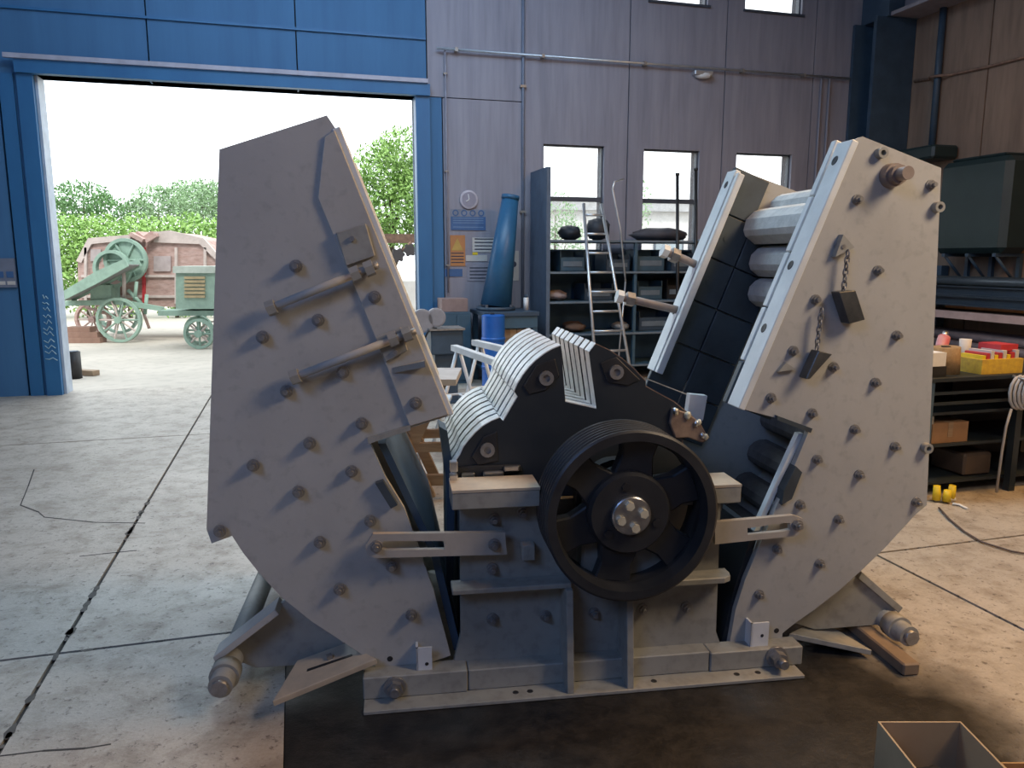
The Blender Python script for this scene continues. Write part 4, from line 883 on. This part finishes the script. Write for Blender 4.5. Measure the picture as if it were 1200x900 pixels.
# ================================================================== FOREGROUND CARTONS
def open_box(x0, x1, y0, y1, h, m, lab, slant=0.0):
    t = thing('cardboard_box', lab, 'box', ((x0 + x1) / 2, (y0 + y1) / 2, 0)); th = .006
    MB().box(G, x0, x1, y0, y1, .001, th).build('bottom', m, t)
    MB().box(G, x0, x1, y1 - th, y1, th, h).build('side_panel', m, t); MB().box(G, x0, x1, y0, y0 + th, th, h).build('side_panel', m, t)
    MB().box(G, x0, x0 + th, y0 + th, y1 - th, th, h).build('side_panel', m, t); MB().box(G, x1 - th, x1, y0 + th, y1 - th, th, h).build('side_panel', m, t)
    return t
b_ = open_box(1.12, 1.375, 1.80, 2.155, .20, card, 'open brown cardboard box holding dark scrap on the oily floor')
one('scrap', MB().sphere((1.25, 1.98, .066), .098, .135, .055, 14, 8, .15), blk, 'black oily scrap heap inside the open brown cardboard box', 'scrap')
for k in range(4):
    x, y = 1.20 + .035 * k, 2.02 - .03 * (k % 2); one('nut', MB().lathe((x, y, .118), (0.2 * (k % 2), .1, 1), [(0, .007), (.012, .007), (.012, .014), (0, .014)], 6, True), steel if k % 2 else boltm, 'small steel nut lying on the black scrap in the box', 'nut', 'nuts in the cardboard box')
open_box(1.44, 1.75, 1.75, 2.06, .13, mat('orange_card', (.40, .24, .10), (.3, .17, .07), .8), 'low orange brown tray standing beside the open cardboard box')

# ================================================================== OUTSIDE
struct('ground', MB().box(W, -70, 60, .25, 90, -.10, -.005), ground_m)
T = Frame((-7.58, 14.77), 0)
TA = T.at
def TP(pts, v): return [TA(x, y, v) for x, y in pts]
th = thing('threshing_machine', 'old pink wooden threshing machine on iron wheels out in the yard', 'machine', T(.6, .9, 0))
bd = MB().poly(T, TP([(92, 356), (91, 305), (104, 281), (150, 277), (161, 271), (168, 277), (176, 271), (196, 272), (236, 281), (252, 299), (270, 302), (270, 362)], .45), .45, 1.9).build('body', pinkw, th)
for pts in ([(89, 306), (103, 279), (152, 275), (153, 281), (107, 286), (95, 308)], [(180, 272), (198, 270), (238, 279), (255, 298), (252, 304), (234, 286), (180, 284)]): MB().poly(T, TP(pts, .40), .40, .46).build('edge_board', rosew, bd)
for x in (168, 100, 206, 240): MB().poly(T, TP([(x - 1.5, 290), (x + 1.5, 290), (x + 1.5, 356), (x - 1.5, 356)], .40), .40, .45).build('post', red if x == 168 else rosew, bd)
for y in (322, 346): MB().poly(T, TP([(95, y), (262, y), (262, y + 3), (95, y + 3)], .41), .41, .45).build('batten', rosew, bd)
for x0, y0, x1, y1 in [(180, 300, 200, 318), (106, 292, 118, 306)]: MB().poly(T, TP([(x0, y0), (x1, y0), (x1, y1), (x0, y1)], .42), .42, .45).build('hatch', mat('grey_rose', (.42, .36, .36), None, .85), bd)
for pts in ([(153, 272), (168, 280), (166, 284), (150, 276)], [(182, 273), (170, 281), (171, 285), (184, 277)]): MB().poly(T, TP(pts, .3), .3, 1.0).build('hopper_flap', pinkw, th)
c_ = TA(134, 315, .25)
MB().lathe(T(c_[0], .25, c_[1]), (0, -1, 0), [(0, .30), (.12, .30), (.12, .36), (0, .36)], 28, True).build('drive_ring', greenp, th)
c_ = TA(148, 305, .28); MB().lathe(T(c_[0], .30, c_[1]), (0, -1, 0), [(0, .0001), (0, .42), (.08, .42), (.08, .36), (.02, .34), (.02, .0001)], 28).build('flywheel', greenp, th)
for k in range(6):
    a = k * 1.047; MB().tube(T(c_[0], .26, c_[1]), T(c_[0] + .38 * math.cos(a), .26, c_[1] + .38 * math.sin(a)), .022, 6).build('flywheel_spoke', greenp, th)
ch = [(66, 346), (112, 318), (146, 303), (150, 312), (112, 333), (66, 356)]
for v0, v1, m in ((-.40, -.36, greenp), (.10, .14, greenp)): MB().poly(T, TP(ch, -.40), v0, v1).build('chute_side', m, th)
q = TP([(66, 352), (148, 310)], -.40); MB().hexa([T(q[0][0], -.36, q[0][1] - .02), T(q[1][0], -.36, q[1][1] - .02), T(q[1][0], .10, q[1][1] - .02), T(q[0][0], .10, q[0][1] - .02), T(q[0][0], -.36, q[0][1]), T(q[1][0], -.36, q[1][1]), T(q[1][0], .10, q[1][1]), T(q[0][0], .10, q[0][1])]).build('chute_floor', mat('grey_chute', (.24, .24, .24), None, .7), th)
MB().poly(T, TP([(62, 353), (140, 351), (190, 360), (190, 365), (138, 357), (62, 359)], .0), .0, .10).build('chassis_beam', greenp, th)
MB().poly(T, TP([(106, 334), (130, 334), (130, 353), (106, 353)], .05), .05, .4).build('gear_case', greenp, th)
for x0, y0, x1, y1 in [(122, 330, 116, 352), (145, 318, 146, 352), (160, 330, 158, 352), (172, 345, 170, 368), (150, 340, 166, 356)]:
    a = TA(x0, y0, .1); b = TA(x1, y1, .1); MB().tube(T(a[0], .1, a[1]), T(b[0], .1, b[1]), .035, 8).build('strut', greenp if x0 % 2 == 0 else rosew, th)
def wheel(x, y, v, r, par, m, n=10):
    u, z = TA(x, y, v); z = r
    w = MB().lathe(T(u, v, z), (0, 1, 0), [(-.045, r - .05), (-.045, r), (.045, r), (.045, r - .05)], 32, True).build('wheel', m, par)
    MB().tube(T(u, v - .08, z), T(u, v + .08, z), .065, 14).build('wheel_hub', m, w)
    for k in range(n): a = 2 * math.pi * k / n; MB().tube(T(u, v, z), T(u + (r - .03) * math.cos(a), v, z + (r - .03) * math.sin(a)), .018, 6).build('wheel_spoke', rosew if k % 2 else m, w)
wheel(140, 378, -.02, .43, th, greenp); wheel(140, 378, 1.75, .43, th, greenp); wheel(262, 378, -.02, .40, th, greenp)
wheel(110, 385, 1.0, .36, th, pinkw)
for p0, p1 in (((100, 360), (140, 372)), ((165, 358), (175, 385))):
    a = TA(*p0, .2); b = TA(*p1, .2); MB().tube(T(a[0], .2, a[1]), T(b[0], .2, b[1]), .03, 8).build('strut', pinkw, th)
ct = thing('engine_cart', 'pale green engine cart with a slatted side beside the thresher', 'cart', T(1.9, -.9, 0))
q = TP([(206, 320), (304, 320), (304, 362), (206, 362)], -1.1); 
MB().poly(T, q, -1.1, -.4).build('cart_body', greenp, ct)
MB().poly(T, TP([(203, 312), (307, 312), (307, 320), (203, 320)], -1.12), -1.14, -.36).build('lid', mat('pale_green_lid', (.45, .52, .47), None, .7), ct)
for k in range(6): MB().poly(T, TP([(216, 324 + 4.4 * k), (240, 324 + 4.4 * k), (240, 327 + 4.4 * k), (216, 327 + 4.4 * k)], -1.12), -1.13, -1.1).build('slat', mat('ochre_slat', (.42, .34, .20), None, .8), ct)
MB().poly(T, TP([(185, 364), (304, 364), (304, 370), (185, 370)], -1.0), -1.0, -.5).build('cart_frame', greenp, ct)
for vv in (-1.1, -.4): wheel(233, 382, vv, .27, ct, greenp, 8); wheel(292, 382, vv, .27, ct, greenp, 8)
MB().tube(T(*(lambda r: (r[0], -.75, r[1]))(TA(232, 366, -.75))), T(TA(232, 366, -.75)[0], -.75, .27), .04, 8).build('axle_post', greenp, ct)
for i, (x0, x1, y, h) in enumerate([(76, 122, 398, .09), (74, 118, 391, .09), (80, 108, 384, .08)]):
    a = onz(x0, 401); b = onz(x1, 401); z0 = .0 + .10 * i - .004
    one('timber', MB().box(G, a.x, b.x, a.y + .05 * i - .15, a.y + .10 + .05 * i, z0, z0 + .10), mat('reddish_timber', (.28, .17, .13), (.2, .12, .09), .8), ['lowest reddish timber of the pile beside the iron wheel', 'middle reddish timber of the pile beside the iron wheel', 'top reddish timber of the pile beside the iron wheel'][i], 'timber')
p_ = onz(88, 443); t = thing('bollard', 'short black steel pipe standing in the yard just outside the doorway', 'pipe', (p_.x, p_.y, -.005))
MB().tube(p_ + Vector((0, 0, -.005)), p_ + Vector((0, 0, .36)), .09, 18).build('pipe', blk, t); MB().tube(p_ + Vector((0, 0, .36)), p_ + Vector((0, 0, .37)), .07, 18).build('cap', dark_blue, t)
a = onz(76, 425); b = onz(113, 440); a.y = b.y + .35; d = (b - a).normalized(); n_ = Vector((-d.y, d.x, 0)) * .06
one('plank', MB().hexa([q + Vector((0, 0, h)) for h in (0, .07) for q in (a - n_, b - n_, b + n_, a + n_)]), wood, 'dark plank lying on the ground behind the black pipe', 'plank')
# rusty girder with chain wheel, pale low wall
gf = Frame(W(4.6, 4.0, 0)[:2], 15.7)
def gp(x, y, v=0): r = gf.at(x, y, v); return r
a = gp(440, 278); b = gp(520, 282)
t = thing('rusty_girder', 'rusty girder on posts outside the doorway by the tree', 'girder', gf((a[0] + b[0]) / 2, 0, 0))
MB().box(gf, a[0], b[0] + 1.2, -.06, .06, a[1] - .10, a[1] + .06).build('girder', rustm, t)
for u in (a[0] + .1, b[0] + 1.0): MB().box(gf, u, u + .1, -.05, .05, 0, a[1] - .1).build('post', rustm, t)
t = thing('chain_sprockets', 'pair of dark toothed sprockets hanging below the rusty girder', 'gear', gf(*gp(470, 297)[:1], -.15, gp(470, 305)[1]))
for x, y, r in [(466, 299, .13), (480, 293, .12)]:
    q = gp(x, y, -.12); pts = []
    for k in range(24): rr = r if k % 4 < 2 else r * .78; pts.append((q[0] + rr * math.cos(k * math.pi / 12), q[1] + rr * math.sin(k * math.pi / 12)))
    MB().poly(gf, pts, -.17, -.09).build('sprocket', mat('dark_iron', (.10, .09, .09), None, .6), t)
MB().tube(gf(gp(466, 299, -.12)[0], -.13, gp(466, 299, -.12)[1]), gf(gp(482, 282, -.12)[0], -.13, gp(482, 284, -.12)[1]), .025, 8).build('hanger', rustm, t)
one('garden_wall', MB().box(W, 3.4, 12, 6.0, 6.2, 0, 1.15), build_w, 'pale low rendered wall behind the rusty girder in the yard', 'wall', bev=.02)
# buildings seen through the windows
t = thing('yard_building', 'pale low building beyond the yard seen through the windows', 'building', W(16, 20, 0))
MB().box(W, 12.5, 30, 18, 24, 0, 3.4).build('wall', build_w, t); MB().box(W, 12.2, 30.3, 17.7, 24.3, 3.4, 3.75).build('roof_edge', mat('roof_grey', (.36, .37, .38), None, .8), t)
for u in (14, 16.4, 18.8, 21.2, 23.6):
    w_ = MB().box(W, u, u + 1.3, 17.96, 18.02, 1.2, 2.6).build('window', frame_m, t); MB().box(W, u + .08, u + 1.22, 17.94, 17.97, 1.28, 2.52).build('pane', mat('far_pane', (.25, .3, .33), None, .2), w_)
# foliage
def leaves(mb, c, rx, ry, rz, n, s, hollow=.35):
    for _ in range(n):
        while True:
            p = Vector((random.uniform(-1, 1), random.uniform(-1, 1), random.uniform(-1, 1)))
            if hollow < p.length < 1: break
        p = Vector((c[0] + p.x * rx, c[1] + p.y * ry, c[2] + p.z * rz))
        a = Vector((random.gauss(0, 1), random.gauss(0, 1), random.gauss(0, 1))).normalized(); b = a.orthogonal().normalized(); k = s * random.uniform(.6, 1.3)
        mb.add([p - a * k, p + b * k * .45, p + a * k, p - b * k * .45], [(0, 1, 2, 3)])
def plant(name, label, cat, base, blobs, m, n, s, group=None, trunk=.12):
    t = thing(name, label, cat, base, group); base = Vector(base)
    mb = MB()
    for (dx, dy, z, rx, ry, rz) in blobs: leaves(mb, (base.x + dx, base.y + dy, z), rx, ry, rz, int(n * max(.3, rx * rz)), s)
    fo = mb.build('foliage', m, t)
    tb = MB(); top = max(z for _, _, z, _, _, _ in blobs)
    tb.tube(base, Vector((base.x, base.y, top * .8)), trunk, 8, trunk * .5)
    for (dx, dy, z, rx, ry, rz) in blobs: tb.tube(Vector((base.x, base.y, z * .45)), Vector((base.x + dx, base.y + dy, z)), trunk * .45, 6, trunk * .15)
    tb.build('trunk', bark, t)
def gx(px, Y): return (px - 600) / F_PX * Y
hl = ['light green hedge bush beside the left door frame behind the chute', 'light green hedge bush behind the thresher chute top', 'light green hedge bush behind the thresher hopper flaps', 'light green hedge bush behind the green engine cart', 'light green hedge bush behind the crusher hood in the doorway']
for i, px in enumerate((66, 110, 158, 212, 262)):
    Y = 21; X = gx(px, Y * 1.01)
    plant('hedge_bush', hl[i], 'bush', (X, Y, 0), [(0, 0, 1.35, 1.0, .8, 1.30 + .12 * (i % 2)), (.35, .2, 2.0, .8, .7, .85), (-.4, -.1, 1.9, .7, .7, .8)], leaf_a, 1500, .060, 'hedge behind the thresher', .06)
plant('tree', 'darker grey green tree rising above the left part of the hedge', 'tree', (gx(110, 27), 27, 0), [(0, 0, 3.6, 1.0, .9, .65), (.7, .2, 3.2, .8, .7, .6), (-.8, 0, 3.2, .7, .7, .5)], leaf_b, 2200, .062, None, .12)
plant('tree', 'soft green tree rising above the hedge behind the engine cart', 'tree', (gx(195, 28), 28, 0), [(0, 0, 3.5, 1.0, .9, .7), (1.0, .2, 3.6, 1.0, .8, .8), (-.7, 0, 3.1, .7, .7, .6)], leaf_c, 2200, .062, None, .12)
plant('tree', 'soft green tree just beside the open left crusher hood', 'tree', (gx(246, 27), 27, 0), [(0, 0, 3.4, 1.0, .9, .9), (.6, .2, 3.5, .8, .8, .8)], leaf_c, 2200, .062, None, .12)
plant('tree', 'tall leafy light green tree outside the right door post', 'tree', (gx(462, 17), 17, 0), [(0, 0, 2.6, 1.0, .8, .9), (-.2, 0, 3.4, .7, .7, .7), (.3, .1, 3.8, .75, .6, .6), (.7, 0, 2.9, .7, .7, .9), (-.5, 0, 2.3, .6, .6, .5)], leaf_a, 3600, .052, None, .08)
plant('tree', 'green tree seen through the first window over the pale building', 'tree', W(10.6, 13, 0), [(0, 0, 2.9, .7, .6, .8), (.4, 0, 2.2, .7, .6, .6)], leaf_c, 900, .06, None, .06)
plant('tree', 'green tree seen through the second window over the pale building', 'tree', W(12.2, 11, 0), [(0, 0, 3.2, .7, .6, 1.1), (-.3, 0, 2.3, .6, .6, .7)], leaf_c, 900, .06, None, .06)
